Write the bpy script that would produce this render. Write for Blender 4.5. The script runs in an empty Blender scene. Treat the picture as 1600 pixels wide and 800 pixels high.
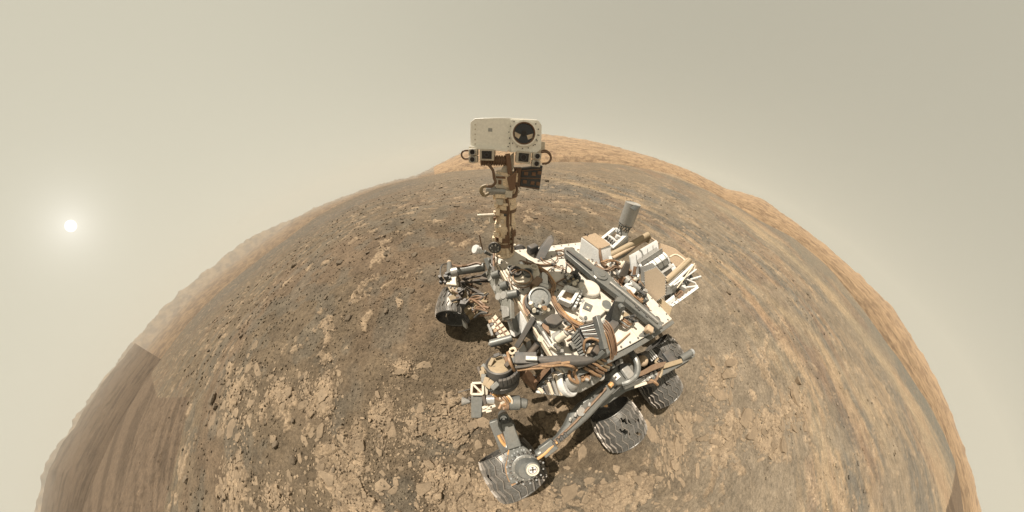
import bpy, bmesh, math, random
import numpy as np
from mathutils import Vector, Matrix, Euler
R = math.radians
random.seed(7)
scene = bpy.context.scene
C = scene.collection

# ------------------------------------------------------------------ camera
EYE = Vector((0.987, 0.368, 2.045))
cd = bpy.data.cameras.new('camera')
cd.type = 'PANO'
cd.panorama_type = 'FISHEYE_LENS_POLYNOMIAL'
cd.sensor_fit = 'HORIZONTAL'
cd.sensor_width, cd.sensor_height = 32.0, 16.0
cd.fisheye_fov = R(300)
# close fit of the stereographic mapping theta = 2 atan(r / 9.2 mm)
cd.fisheye_polynomial_k0 = 0.0
cd.fisheye_polynomial_k1 = -0.227139231
cd.fisheye_polynomial_k2 = 0.00487383612
cd.fisheye_polynomial_k3 = 0.000220319085
cd.fisheye_polynomial_k4 = -9.31340549e-06
cd.clip_start, cd.clip_end = 0.02, 60000.0
cam = bpy.data.objects.new('camera', cd)
C.objects.link(cam)
right = Vector((-0.94267428, 0.3258828, 0.07187212))
up = Vector((-0.15707441, -0.62331177, 0.7660353))
fwd = Vector((-0.29443646, -0.7108325, -0.63876782))
cam.matrix_world = Matrix.Translation(EYE) @ Matrix((right, up, -fwd)).transposed().to_4x4()
scene.camera = cam

# ------------------------------------------------------------------ sky, sun, exposure
def direction(az, el):
    return Vector((math.cos(R(az)) * math.cos(R(el)), math.sin(R(az)) * math.cos(R(el)), math.sin(R(el))))
PLUMB = Vector((0.101, -0.051, 1.0)).normalized()      # true vertical: the rover stands on a slope
DISC = direction(-3.84, 13.18)                          # the pale sun disc in the dusty sky
world = bpy.data.worlds.new('World')
scene.world = world
world.use_nodes = True
wn, wl = world.node_tree.nodes, world.node_tree.links
wn.clear()
def wnode(t, **k):
    n = wn.new(t)
    for a, b in k.items(): setattr(n, a, b)
    return n
def wmath(op, a, b=None, c=None, clamp=False):
    n = wnode('ShaderNodeMath', operation=op, use_clamp=clamp)
    for i, v in enumerate((a, b, c)):
        if v is None: continue
        if isinstance(v, (int, float)): n.inputs[i].default_value = v
        else: wl.new(v, n.inputs[i])
    return n.outputs[0]
tc = wnode('ShaderNodeTexCoord')
def wdot(vec):
    n = wnode('ShaderNodeVectorMath', operation='DOT_PRODUCT')
    wl.new(tc.outputs['Generated'], n.inputs[0]); n.inputs[1].default_value = vec
    return n.outputs['Value']
dsun = wdot(DISC); dup = wdot(PLUMB)
ang = wmath('ARCCOSINE', wmath('MINIMUM', dsun, 0.999999))
side = wmath('POWER', wmath('MULTIPLY_ADD', dsun, 0.5, 0.5, clamp=True), 1.3)
horizon = wmath('POWER', wmath('SUBTRACT', 1.0, wmath('ABSOLUTE', dup), clamp=True), 2.2)
lum = wmath('ADD', wmath('MULTIPLY_ADD', side, 0.185, 0.388), wmath('MULTIPLY', horizon, 0.15))
glow = wmath('ADD', wmath('MULTIPLY', wmath('EXPONENT', wmath('MULTIPLY', ang, -19.0)), 0.36),
             wmath('MULTIPLY', wmath('LESS_THAN', ang, R(0.72)), 0.6))
tint = wnode('ShaderNodeVectorMath', operation='SCALE')
tint.inputs[0].default_value = (1.0, 0.946, 0.755); wl.new(lum, tint.inputs['Scale'])
halo = wnode('ShaderNodeVectorMath', operation='SCALE')
halo.inputs[0].default_value = (1.0, 0.98, 0.97); wl.new(glow, halo.inputs['Scale'])
tot = wnode('ShaderNodeVectorMath', operation='ADD')
wl.new(tint.outputs[0], tot.inputs[0]); wl.new(halo.outputs[0], tot.inputs[1])
bg = wnode('ShaderNodeBackground'); bg.inputs['Strength'].default_value = 0.628
wl.new(tot.outputs[0], bg.inputs['Color'])
wo = wnode('ShaderNodeOutputWorld'); wl.new(bg.outputs[0], wo.inputs['Surface'])

sd = bpy.data.lights.new('sun', 'SUN')
sd.energy = 5.0
sd.angle = R(0.6)
sd.color = (1.0, 0.92, 0.80)
sun = bpy.data.objects.new('sun', sd); C.objects.link(sun)
sun.rotation_euler = direction(-61, 57).to_track_quat('Z', 'Y').to_euler()

vs = scene.view_settings
vs.view_transform = 'Standard'; vs.look = 'None'; vs.exposure = 0.8; vs.gamma = 1.0
vs.use_curve_mapping = False
scene.render.engine = 'CYCLES'
cy = scene.cycles
cy.use_denoising = True
cy.max_bounces = 6; cy.diffuse_bounces = 3; cy.glossy_bounces = 3
cy.volume_bounces = 1; cy.transparent_max_bounces = 6
cy.use_adaptive_sampling = False

# ------------------------------------------------------------------ helpers
def tag(o, label=None, cat=None, group=None, kind=None):
    for k, v in (('label', label), ('category', cat), ('group', group), ('kind', kind)):
        if v: o[k] = v
    return o

def mesh_object(name, verts, faces, mat, parent=None, smooth=True):
    me = bpy.data.meshes.new(name)
    me.from_pydata([tuple(v) for v in verts], [], faces)
    me.materials.append(mat)
    if smooth: me.polygons.foreach_set('use_smooth', [True] * len(me.polygons))
    o = bpy.data.objects.new(name, me); C.objects.link(o)
    o.parent = parent
    return o

def grid_mesh(name, V, nu, nv, mat, wrap, col=None, parent=None):
    """V: (nv*nu,3) rows of nu; wrap closes the rows."""
    me = bpy.data.meshes.new(name)
    i = np.arange(nu if wrap else nu - 1); j = np.arange(nv - 1)
    I, J = np.meshgrid(i, j); I2 = (I + 1) % nu
    F = np.stack([J * nu + I, J * nu + I2, (J + 1) * nu + I2, (J + 1) * nu + I], -1).reshape(-1, 4)
    me.vertices.add(len(V)); me.vertices.foreach_set('co', np.ascontiguousarray(V, dtype=np.float32).ravel())
    me.loops.add(F.size); me.loops.foreach_set('vertex_index', F.ravel().astype(np.int32))
    me.polygons.add(len(F)); me.polygons.foreach_set('loop_start', np.arange(0, F.size, 4, dtype=np.int32))
    me.update(calc_edges=True)
    me.polygons.foreach_set('use_smooth', np.ones(len(F), dtype=bool))
    if col is not None:
        at = me.color_attributes.new('albedo', 'FLOAT_COLOR', 'POINT')
        at.data.foreach_set('color', np.c_[col, np.ones(len(col))].astype(np.float32).ravel())
    me.materials.append(mat); me.update()
    o = bpy.data.objects.new(name, me); C.objects.link(o); o.parent = parent
    return o

# numpy noise
def _hash(ix, iy, s):
    h = (ix.astype(np.int64) * 374761393 + iy.astype(np.int64) * 668265263 + s * 1442695041) & 0xFFFFFFFF
    h = ((h ^ (h >> 13)) * 1274126177) & 0xFFFFFFFF
    return ((h ^ (h >> 16)) & 0xFFFFFF) / float(0xFFFFFF)
def vnoise(x, y, s=0):
    ix, iy = np.floor(x), np.floor(y); fx, fy = x - ix, y - iy
    ux, uy = fx * fx * fx * (fx * (fx * 6 - 15) + 10), fy * fy * fy * (fy * (fy * 6 - 15) + 10)
    a, b, c, d = _hash(ix, iy, s), _hash(ix + 1, iy, s), _hash(ix, iy + 1, s), _hash(ix + 1, iy + 1, s)
    return (a + (b - a) * ux) * (1 - uy) + (c + (d - c) * ux) * uy
def fbm(x, y, o=4, s=0, g=0.5):
    t, a, n = 0, 1.0, 0
    for k in range(o):
        t = t + a * vnoise(x * 2 ** k + 17.3 * k, y * 2 ** k - 9.1 * k, s + k); n += a; a *= g
    return t / n
def voro(x, y, s=0):
    """distance to the nearest cell border (F2-F1) and a random value of the cell"""
    ix, iy = np.floor(x), np.floor(y)
    f1 = np.full(x.shape, 9.0); f2 = f1.copy(); cid = np.zeros(x.shape)
    for dx in (-1, 0, 1):
        for dy in (-1, 0, 1):
            cx, cy_ = ix + dx, iy + dy
            d = np.hypot(cx + _hash(cx, cy_, s) - x, cy_ + _hash(cx, cy_, s + 5) - y)
            nearer = d < f1
            f2 = np.where(nearer, f1, np.minimum(f2, d)); cid = np.where(nearer, _hash(cx, cy_, s + 11), cid); f1 = np.where(nearer, d, f1)
    return f2 - f1, cid
def sstep(a, b, x):
    t = np.clip((x - a) / (b - a), 0, 1); return t * t * (3 - 2 * t)

# ------------------------------------------------------------------ materials
def new_mat(name):
    m = bpy.data.materials.new(name); m.use_nodes = True
    nt = m.node_tree; nt.nodes.clear()
    out = nt.nodes.new('ShaderNodeOutputMaterial'); b = nt.nodes.new('ShaderNodeBsdfPrincipled')
    nt.links.new(b.outputs[0], out.inputs['Surface'])
    return m, nt, b
def mixc(nt, fac, a, b, mode='MIX'):
    n = nt.nodes.new('ShaderNodeMix'); n.data_type = 'RGBA'; n.blend_type = mode
    for sock, v in ((n.inputs[0], fac), (n.inputs[6], a), (n.inputs[7], b)):
        if isinstance(v, (int, float)): sock.default_value = v
        elif isinstance(v, tuple): sock.default_value = v + (1,) if len(v) == 3 else v
        else: nt.links.new(v, sock)
    return n.outputs[2]
def noise_fac(nt, scale, lo=0.35, hi=0.65, detail=6, vec=None, rough=0.6):
    n = nt.nodes.new('ShaderNodeTexNoise'); n.inputs['Scale'].default_value = scale; n.inputs['Detail'].default_value = detail
    n.inputs['Roughness'].default_value = rough
    if vec is not None: nt.links.new(vec, n.inputs['Vector'])
    r = nt.nodes.new('ShaderNodeMapRange'); r.inputs[1].default_value = lo; r.inputs[2].default_value = hi
    nt.links.new(n.outputs['Fac'], r.inputs[0])
    return r.outputs[0]
def bump(nt, b, h, strength, dist):
    n = nt.nodes.new('ShaderNodeBump'); n.inputs['Strength'].default_value = strength; n.inputs['Distance'].default_value = dist
    nt.links.new(h, n.inputs['Height']); nt.links.new(n.outputs[0], b.inputs['Normal'])
    return n
def math_node(nt, op, a, b):
    n = nt.nodes.new('ShaderNodeMath'); n.operation = op
    for s_, v in zip(n.inputs, (a, b)):
        if isinstance(v, (int, float)): s_.default_value = v
        else: nt.links.new(v, s_)
    return n.outputs[0]

# ------------------------------------------------------------------ terrain
def soil_material(name, fine, scale=1.0, bumpd=0.004):
    m, nt, b = new_mat(name)
    at = nt.nodes.new('ShaderNodeAttribute'); at.attribute_name = 'albedo'
    geo = nt.nodes.new('ShaderNodeNewGeometry'); pos = geo.outputs['Position']
    f1 = noise_fac(nt, 1.3 * scale, 0.36, 0.64, 14, pos, 0.86)
    f2 = noise_fac(nt, 5 * scale, 0.3, 0.7, 6, pos, 0.65)
    c = mixc(nt, f1, (1 - fine,) * 3, (1 + fine,) * 3)
    c2 = mixc(nt, f2, (0.86, 0.87, 0.89), (1.13, 1.11, 1.08))
    k_ = fine / 0.42
    g1 = noise_fac(nt, 85 * scale, 0.30, 0.70, 3, pos, 0.7); g2 = noise_fac(nt, 19 * scale, 0.32, 0.68, 3, pos, 0.7)
    c = mixc(nt, 1.0, c, mixc(nt, g1, (1 - 0.34 * k_,) * 3, (1 + 0.36 * k_,) * 3), 'MULTIPLY')
    c = mixc(nt, 1.0, c, mixc(nt, g2, (1 - 0.27 * k_,) * 3, (1 + 0.27 * k_,) * 3), 'MULTIPLY')
    cc = mixc(nt, 1.0, mixc(nt, 1.0, at.outputs['Color'], c, 'MULTIPLY'), c2, 'MULTIPLY')
    nt.links.new(cc, b.inputs['Base Color'])
    b.inputs['Roughness'].default_value = 0.95
    b.inputs['Specular IOR Level'].default_value = 0.12
    h = noise_fac(nt, 24 * scale, 0.0, 1.0, 12, pos, 0.8)
    bump(nt, b, h, 0.9, bumpd)
    return m
soil = soil_material('soil', 0.42, 1.0, 0.014)
far_soil = soil_material('far_soil', 0.13, 0.010, 2.5)

SAND = np.array((0.108, 0.082, 0.055)); ROCK = np.array((0.250, 0.186, 0.124)); GREY = np.array((0.098, 0.086, 0.067))
BUFF = np.array((0.164, 0.132, 0.096)); BROWN = np.array((0.115, 0.083, 0.057)); RUST = np.array((0.122, 0.086, 0.057))
AZ1 = np.array([-330, -300, -270, -241.2, -235.4, -229, -219.5, -213.5, -203.3, -195, -186.4, -169, -162, -145, -120, -100, -87, -76, -65, -52, -42, -34, -23, -14, -8, -3, 2, 10, 17, 22.4, 30], float)
EL1 = np.array([-3.5, -1.0, 2.0, 4.2, 5.0, 5.2, 5.0, 5.4, 6.4, 6.5, 5.3, 5.2, 5.3, 2.5, -2.6, -6.6, -7.1, -7.9, -8.0, -8.6, -9.1, -10.0, -9.7, -8.8, -8.2, -7.8, -7.4, -6.3, -5.3, -4.4, -3.5])
AZS = np.array([-330, -300, -270, -241, -235.6, -232, -227.6, -221.2, -215.7, -202, -191, -184, -176, -164, -150.6, -134, -119, -106.7, -93.8, -87, -75.7, -52.8, -36, -26.7, -17.8, -12.3, 3.5, 13.5, 18.8, 23, 30], float)
ELS = np.array([0, 1.5, 3, 4.7, 5.3, 5.7, 6.3, 7.1, 7.9, 8.0, 8.3, 8.7, 6.7, 7.0, 6.6, 6.6, 6.1, 3.2, -0.7, -3.6, -7.7, -7.8, -7.0, -5.3, -5.0, -4.4, -3.0, -1.7, -0.7, -0.9, 0])
def wrap_az(a):                                   # degrees into (-330, 30]
    return (a + 330.0) % 360.0 - 330.0
def el_near(a): return np.interp(wrap_az(a), AZ1, EL1)
def el_sky(a): return np.interp(wrap_az(a), AZS, ELS)
R1 = 130.0

# bedrock outcrops: x, y, half axes, angle (m, rad) and weight
PATCH = [(3.36, 0.14, 0.44, 0.20, 1.78, 0.34), (3.81, 0.16, 0.21, 0.14, 2.09, 0.25), (4.55, 0.21, 0.30, 0.17, 3.06, 0.25), (2.11, -0.18, 0.15, 0.08, 2.98, 0.28), (2.37, 0.47, 0.31, 0.14, 1.47, 0.34), (2.00, 0.52, 0.19, 0.14, 1.36, 0.33), (1.55, 0.51, 0.29, 0.23, 2.93, 0.24), (2.92, 1.12, 0.65, 0.42, -2.87, 0.26), (4.30, 1.67, 0.35, 0.20, -2.72, 0.32), (5.61, 1.81, 0.48, 0.39, 1.43, 0.25), (1.93, 1.22, 0.31, 0.15, 1.26, 0.30), (1.58, 1.23, 0.39, 0.26, 1.24, 0.27), (0.52, 0.97, 0.21, 0.18, 1.35, 0.34), (0.75, 1.68, 0.95, 0.24, 2.44, 0.22), (-0.67, 2.19, 0.40, 0.28, 1.15, 0.22), (-1.65, 2.89, 0.67, 0.40, 2.34, 0.24), (-2.79, 4.18, 0.82, 0.32, 2.34, 0.28), (-4.44, 5.21, 0.91, 0.36, 2.52, 0.26), (-2.35, 2.33, 0.43, 0.26, 2.74, 0.24), (6.11, 0.55, 1.11, 0.59, 3.03, 0.12), (-5.60, 4.21, 1.93, 0.65, 2.79, 0.08), (2.17, -1.67, 0.90, 0.37, 2.84, 0.07), (3.31, -3.45, 1.12, 0.39, 2.74, 0.10), (1.85, -0.93, 0.62, 0.31, 2.85, 0.06), (2.96, -0.74, 0.73, 0.30, 2.97, 0.05), (-0.29, 2.55, 0.80, 0.30, 2.21, 0.10), (2.60, -0.15, 0.52, 0.41, 2.82, -0.20), (1.58, -0.21, 0.42, 0.35, 2.71, -0.16), (-1.69, 1.27, 0.84, 0.57, 2.90, -0.10), (-2.83, 0.03, 2.88, 0.91, 2.84, -0.30), (1.10, -0.10, 0.49, 0.38, 2.76, -0.20), (5.22, -1.80, 1.60, 0.57, 2.83, -0.05)]

def rock_field(x, y):
    """0..1 bedrock cover, and the distance to the nearest crack"""
    w = 0.25 * (fbm(x * 2.1, y * 2.1, 3, 40) - 0.5)
    xx, yy = x + w, y + 0.25 * (fbm(x * 2.1, y * 2.1, 3, 47) - 0.5)
    bias = np.full(x.shape, -0.150)
    for px, py, a, b, t, k in PATCH:
        dx, dy = x - px, y - py
        c, s = math.cos(t), math.sin(t)
        q = ((dx * c + dy * s) / a) ** 2 + ((-dx * s + dy * c) / b) ** 2
        bias = np.maximum(bias, -0.125 + k * np.exp(-q * 0.9)) if k > 0 else bias + k * np.exp(-q)
    f = 0.9 * (fbm(xx * 1.9, yy * 1.9, 5, 3, 0.66) - 0.5) + bias - 0.015
    crack, cid = voro(xx * 4.6, yy * 4.6, 21)
    crack2, cid2 = voro(xx * 12.5, yy * 12.5, 29)
    return f, crack, crack2, cid, cid2

def ground_height(x, y, detail=True):
    dx, dy = x - EYE.x, y - EYE.y
    r = np.hypot(dx, dy); az = np.degrees(np.arctan2(dy, dx))
    k = np.tan(np.radians(el_near(az)))
    z = k * (np.sqrt((r - 5.0) ** 2 + 4.0) + (r - 5.0)) * 0.5 * sstep(1.5, 9.0, r)
    drop = np.maximum(r - R1, 0); z = z - 0.035 * drop
    roll = fbm(x * 0.11 + 5, y * 0.11, 3, 60) - 0.5
    z = z + roll * np.clip((r - 3.0) * 0.03, 0, 0.55)
    f, crack, crack2, cid, cid2 = rock_field(x, y)
    m = sstep(0.0, 0.018, f)
    hz = 0.020 * m * (0.6 + 0.8 * cid) + 0.010 * m * cid2 - 0.022 * m * (1 - sstep(0.0, 0.07, crack)) - 0.008 * m * (1 - sstep(0.0, 0.10, crack2))
    z = z + hz * (1 + np.clip((r - 4) * 0.08, 0, 0.8))
    grit = fbm(x * 9, y * 9, 4, 80, 0.65) - 0.5
    z = z + 0.030 * grit * (1 - 0.6 * m) * (1 + np.clip((r - 5) * 0.05, 0, 0.7))
    big = np.maximum(fbm(x * 0.9, y * 0.9, 4, 90, 0.6) - 0.56, 0)
    z = z + big * np.clip((r - 4) * 0.08, 0, 0.9) * 0.3
    return z, m, f, crack, crack2, cid, r, az

NU = 1300
dep = np.concatenate([np.linspace(0.0, 2.6, 150)[:-1], np.geomspace(2.6, 12.0, 190)[:-1], np.geomspace(12.0, R1 * 1.25, 130)])
th = np.linspace(0, 2 * np.pi, NU, endpoint=False)
RR, TT = np.meshgrid(dep, th, indexing='ij')
X = (EYE.x + RR * np.cos(TT)).ravel(); Y = (EYE.y + RR * np.sin(TT)).ravel()
Z, M, Fm, CR, CR2, CID, RAD, AZ = ground_height(X, Y)
AZW = wrap_az(AZ)
ELV = np.degrees(np.arctan2(Z - EYE.z, np.maximum(RAD, 1e-4)))
def lerp(a, b, t): return a + (b - a) * t[:, None]
def inside(poly, x, y):
    r = np.zeros(x.shape, bool)
    for (x0, y0), (x1, y1) in zip(poly, poly[1:] + poly[:1]):
        r ^= ((y0 > y) != (y1 > y)) & (x < (x1 - x0) * (y - y0) / (y1 - y0 + 1e-12) + x0)
    return r
def soil_colour(X, Y, RAD, AZW, ELV):
    """bare soil: brown gravel on the left, buff dust on the right, grey and rusty beds along the slope"""
    tone = fbm(X * 0.35, Y * 0.35, 4, 101); tone2 = fbm(X * 1.7, Y * 1.7, 4, 105)
    rightness = sstep(-135, -190, AZW) * (1 - sstep(-285, -325, AZW))
    lr = np.log(np.maximum(RAD, 0.5))
    c = lerp(np.tile(SAND, (len(X), 1)), RUST, sstep(0.46, 0.64, tone) * 0.6)
    c = lerp(c, GREY, (1 - sstep(0.34, 0.50, tone2)) * 0.5)
    c = lerp(c, BUFF, np.clip(rightness * sstep(1.0, 4.0, RAD) * 0.95 + sstep(-60, -100, AZW) * sstep(3, 9, RAD) * 0.35, 0, 1))
    streak = fbm(lr * 17.0 + 0.02 * AZW, AZW * 0.035, 6, 120, 0.68)
    sk = sstep(5.0, 12.0, RAD) * sstep(-60, -110, AZW)
    c = lerp(c, GREY * 1.25, sk * (1 - sstep(0.38, 0.48, streak)) * 0.2)
    c = lerp(c, np.array((0.228, 0.169, 0.109)), sk * sstep(0.52, 0.62, streak) * 0.2)
    bed = fbm(ELV * 1.15 + AZW * 0.035 + 2.0 * fbm(AZW * 0.05, ELV * 0.12, 3, 310), AZW * 0.045, 6, 300, 0.66)
    bed2 = fbm(ELV * 0.55 - AZW * 0.02, AZW * 0.03, 5, 320, 0.62)
    here = sstep(-112, -150, AZW) * (1 - sstep(-262, -285, AZW)) * sstep(-19, -11, ELV) * sstep(0.34, 0.52, fbm(AZW * 0.11, ELV * 0.35, 4, 330))
    c = lerp(c, np.array((0.265, 0.190, 0.118)), here * sstep(0.545, 0.585, bed) * 0.66)
    c = lerp(c, np.array((0.098, 0.092, 0.080)), here * (1 - sstep(0.415, 0.455, bed)) * 0.62)
    c = lerp(c, np.array((0.185, 0.118, 0.075)), here * sstep(0.53, 0.60, bed2) * 0.42)
    c = lerp(c, np.array((0.050, 0.042, 0.032)), here * np.exp(-((bed - 0.50) / 0.006) ** 2) * 0.55)
    warp = 2.2 * (fbm(AZW * 0.12, ELV * 0.5, 4, 130) - 0.5)
    for pts, w, tgt, k in BEDS:
        a, e = zip(*sorted(pts))
        m = np.exp(-((ELV + warp * min(1, w) - np.interp(AZW, a, e)) / w) ** 2) * sstep(min(a) - 9, min(a) + 4, AZW) * (1 - sstep(max(a) - 4, max(a) + 9, AZW)) * sstep(3, 7, RAD)
        c = lerp(c, np.array(tgt), np.clip(m * k * (0.1 + 1.0 * tone2 + 0.6 * (streak - 0.5)), 0, 1))
    return c
# beds across the slope: line of (bearing, elevation), half width, colour, strength
BEDS = [([(-100, -11.2), (-122, -12.0), (-135, -11.3), (-148, -10.3), (-159, -9.8), (-169, -8.2), (-178, -6.9), (-187, -6.1)], 1.6, (0.086, 0.079, 0.067), 1.0),
        ([(-126, -8.5), (-140, -8.3), (-153, -8.6), (-158, -8.2)], 0.5, (0.265, 0.196, 0.121), 0.9),
        ([(-174, 1.5), (-185, 1.9), (-196, 2.0), (-206, 2.1), (-215, 1.9), (-223, 1.9), (-229, 2.3), (-234, 2.4)], 0.7, (0.248, 0.198, 0.130), 0.75),
        ([(-174, 5.0), (-188, 4.6), (-199, 4.4), (-210, 4.0), (-220, 3.8), (-229, 3.8), (-234, 3.7)], 0.8, (0.109, 0.104, 0.086), 0.9),
        ([(-195, -13.7), (-209, -9.6), (-220, -7.4), (-229, -5.9), (-236, -5.2)], 1.3, (0.138, 0.095, 0.066), 0.8),
        ([(-7, -9.2), (-12, -9.8), (-24, -10.9), (-40, -11.4), (-56, -10.4), (-75, -9.8)], 1.6, (0.086, 0.079, 0.068), 0.8),
        ([(-182, -12.5), (-196, -8.3), (-210, -5.8), (-221, -3.8), (-230, -2.6)], 0.9, (0.242, 0.184, 0.118), 0.7),
        ([(-160, 1.5), (-185, -0.6), (-205, -1.2), (-225, -0.8), (-238, -0.6)], 0.7, (0.121, 0.101, 0.078), 0.7),
        ([(-204, -14.6), (-216, -12.1), (-226, -11.1), (-235, -11.0)], 1.2, (0.230, 0.184, 0.124), 0.6)]
DRIFT1 = [(3.6, -2.9), (0.5, -5.2), (6.7, -10.0), (4.6, -14.7), (11.9, -15.2), (17.5, -14.8), (21.8, -13.9), (40, -13.0), (40, 4.0)]
DRIFT2 = [(-232.0, 7.2), (-234.8, 5.3), (-236.0, 3.9), (-238.3, 2.7), (-240.3, 1.4), (-255, -1), (-255, 9)]
col = soil_colour(X, Y, RAD, AZW, ELV)
drift = (inside(DRIFT1, AZW, ELV) | inside(DRIFT2, AZW, ELV)).astype(float)
M = M * (1 - drift)
far_fade = 1 - 0.35 * sstep(5, 20, RAD)
col = lerp(col, ROCK * 0.93, M * 0.80 * far_fade)
col = col * (0.93 + (0.26 * CID - 0.10) * M)[:, None]
col = lerp(col, np.array((0.074, 0.054, 0.038)), M * (1 - sstep(0.0, 0.05, CR)) * 0.8 * far_fade)
col = lerp(col, np.array((0.102, 0.077, 0.054)), M * (1 - sstep(0.0, 0.06, CR2)) * 0.45 * far_fade)
ridge = fbm(ELV * 2.2, AZW * 0.07, 4, 133)
col = lerp(col, lerp(np.tile(BROWN * 0.84, (len(X), 1)), BROWN * 0.60, sstep(0.5, 0.62, ridge)), drift * 0.95)
ground = grid_mesh('ground', np.c_[X, Y, Z], NU, len(dep), soil, True, col)
tag(ground, 'brown gravel and tan fractured bedrock under and around the rover', kind='structure')

# stones -------------------------------------------------------------
def stone_material(name, base, var=0.35):
    m, nt, b = new_mat(name)
    at = nt.nodes.new('ShaderNodeAttribute'); at.attribute_name = 'albedo'
    oi = nt.nodes.new('ShaderNodeObjectInfo'); geo = nt.nodes.new('ShaderNodeNewGeometry')
    n = noise_fac(nt, 38, 0.3, 0.7, 8, geo.outputs['Position'], 0.7); n2 = noise_fac(nt, 6, 0.35, 0.65, 5, geo.outputs['Position'])
    lo, hi = tuple(c * (1 - var) for c in base), tuple(c * (1 + var) for c in base)
    c = mixc(nt, oi.outputs['Random'], tuple(c * 0.84 for c in base), tuple(c * 1.12 for c in base))
    c = mixc(nt, 1.0, c, mixc(nt, n, (1 - var * .7,) * 3, (1 + var * .5,) * 3), 'MULTIPLY')
    c = mixc(nt, math_node(nt, 'MULTIPLY', n2, 0.62), c, (0.124, 0.095, 0.066))
    if name == 'pebble': c = mixc(nt, 1.0, at.outputs['Color'], mixc(nt, n, (0.75,) * 3, (1.25,) * 3), 'MULTIPLY')
    nt.links.new(c, b.inputs['Base Color']); b.inputs['Roughness'].default_value = 0.9; b.inputs['Specular IOR Level'].default_value = 0.15
    bump(nt, b, n, 0.5, 0.006)
    return m
plate_mat = stone_material('bedrock', tuple(ROCK * 0.93)); rock_mat = stone_material('dark_rock', (0.120, 0.093, 0.066)); pebble_mat = stone_material('pebble', (0.2, 0.16, 0.12))

def ico(sub):
    bm = bmesh.new(); bmesh.ops.create_icosphere(bm, subdivisions=sub, radius=1.0)
    v = np.array([x.co[:] for x in bm.verts]); fc = np.array([[w.index for w in q.verts] for q in bm.faces]); bm.free(); return v, fc
rng = np.random.default_rng(4)
def scatter(n, size_fn, keep_fn, th0=8, th1=84.5):
    t = np.radians(rng.uniform(th0, th1, n)); r = EYE.z * np.tan(t); a = rng.uniform(0, 2 * np.pi, n)
    x, y = EYE.x + r * np.cos(a), EYE.y + r * np.sin(a)
    z, m, f, cr, cr2, cid, rad, az = ground_height(x, y)
    d = np.sqrt(rad ** 2 + (z - EYE.z) ** 2); s = size_fn(d, n); k = keep_fn(x, y, m, f, rad, wrap_az(az))
    return x[k], y[k], z[k], s[k], rad[k], wrap_az(az)[k]
def clear_of_rover(x, y): return ~((np.abs(x - 0.1) < 1.5) & (np.abs(y) < 1.35) & (rng.random(x.shape) < 0.35))
def keep_pebble(x, y, m, f, rad, az):
    right = sstep(-120, -190, az) * (1 - sstep(-280, -325, az))
    clump = fbm(x * 0.8, y * 0.8, 3, 200)
    p = (0.30 + 1.5 * sstep(0.42, 0.66, clump)) * (1 - 0.72 * right) * (1 - 0.55 * m)
    p *= 1 - 0.9 * inside(DRIFT1, az, np.degrees(np.arctan2(-EYE.z, rad)))
    return (rng.random(x.shape) < p) & clear_of_rover(x, y)
iv, ifc = ico(1)
def stone_cloud(name, label, n, lo, hi, th0, th1, power=3.0):
    x, y, z, s, rad, az = scatter(n, lambda d, n_: d * (lo + (hi - lo) * rng.random(n_) ** power), keep_pebble, th0, th1)
    N = len(x); J = 1 + 0.34 * (rng.random((N, len(iv))) - 0.5)
    sc = s[:, None] * rng.uniform(0.55, 1.25, (N, 3)) * np.array((1, 1, 0.72)); ang = rng.uniform(0, 6.3, N)
    P = iv[None] * J[..., None] * sc[:, None, :]
    c, s_ = np.cos(ang)[:, None], np.sin(ang)[:, None]
    Q = np.stack([P[..., 0] * c - P[..., 1] * s_ + x[:, None], P[..., 0] * s_ + P[..., 1] * c + y[:, None], P[..., 2] + (z + 0.22 * s)[:, None]], -1).reshape(-1, 3)
    Fc = (ifc[None] + (np.arange(N) * len(iv))[:, None, None]).reshape(-1, 3)
    me = bpy.data.meshes.new(name); me.vertices.add(len(Q)); me.vertices.foreach_set('co', Q.astype(np.float32).ravel())
    me.loops.add(Fc.size); me.loops.foreach_set('vertex_index', Fc.astype(np.int32).ravel())
    me.polygons.add(len(Fc)); me.polygons.foreach_set('loop_start', np.arange(0, Fc.size, 3, dtype=np.int32)); me.update(calc_edges=True)
    base = soil_colour(x, y, rad, az, np.degrees(np.arctan2(z - EYE.z, rad))) * rng.uniform(0.62, 1.38, N)[:, None]
    at = me.color_attributes.new('albedo', 'FLOAT_COLOR', 'POINT'); at.data.foreach_set('color', np.c_[np.repeat(base, len(iv), 0), np.ones(len(Q))].astype(np.float32).ravel())
    me.materials.append(pebble_mat); o = bpy.data.objects.new(name, me); C.objects.link(o)
    return tag(o, label, kind='stuff')
stone_cloud('pebbles', 'small brown pebbles strewn over the ground', 62000, 0.0014, 0.0062, 6, 84.6)
# single rocks lying on the soil
def rock_mesh(seed):
    rr_ = random.Random(seed); v, fc = ico(2)
    n = rr_.uniform(0, 9); k = 1 + 0.45 * (vnoise(v[:, 0] * 1.6 + n, v[:, 1] * 1.6 + v[:, 2] * 1.3 + n, 7) - 0.5) + 0.2 * (vnoise(v[:, 0] * 4 + n, v[:, 1] * 4 - v[:, 2] * 3, 9) - 0.5)
    q = v * k[:, None]; q[:, 2] = np.clip(q[:, 2], -0.5, 0.62) * 0.8
    me = bpy.data.meshes.new('rock'); me.from_pydata(q.tolist(), [], fc.tolist()); me.materials.append(rock_mat)
    return me
rocks = [rock_mesh(k) for k in range(9)]
def keep_rock(x, y, m, f, rad, az):
    right = sstep(-120, -190, az) * (1 - sstep(-280, -325, az)); cl = fbm(x * 0.5, y * 0.5, 3, 222)
    return (rng.random(x.shape) < (0.25 + 2.0 * sstep(0.5, 0.68, cl)) * (1 - right)) & ~((np.abs(x - 0.1) < 1.7) & (np.abs(y) < 1.5)) & ~inside(DRIFT1, az, np.degrees(np.arctan2(-EYE.z, rad)))
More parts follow.
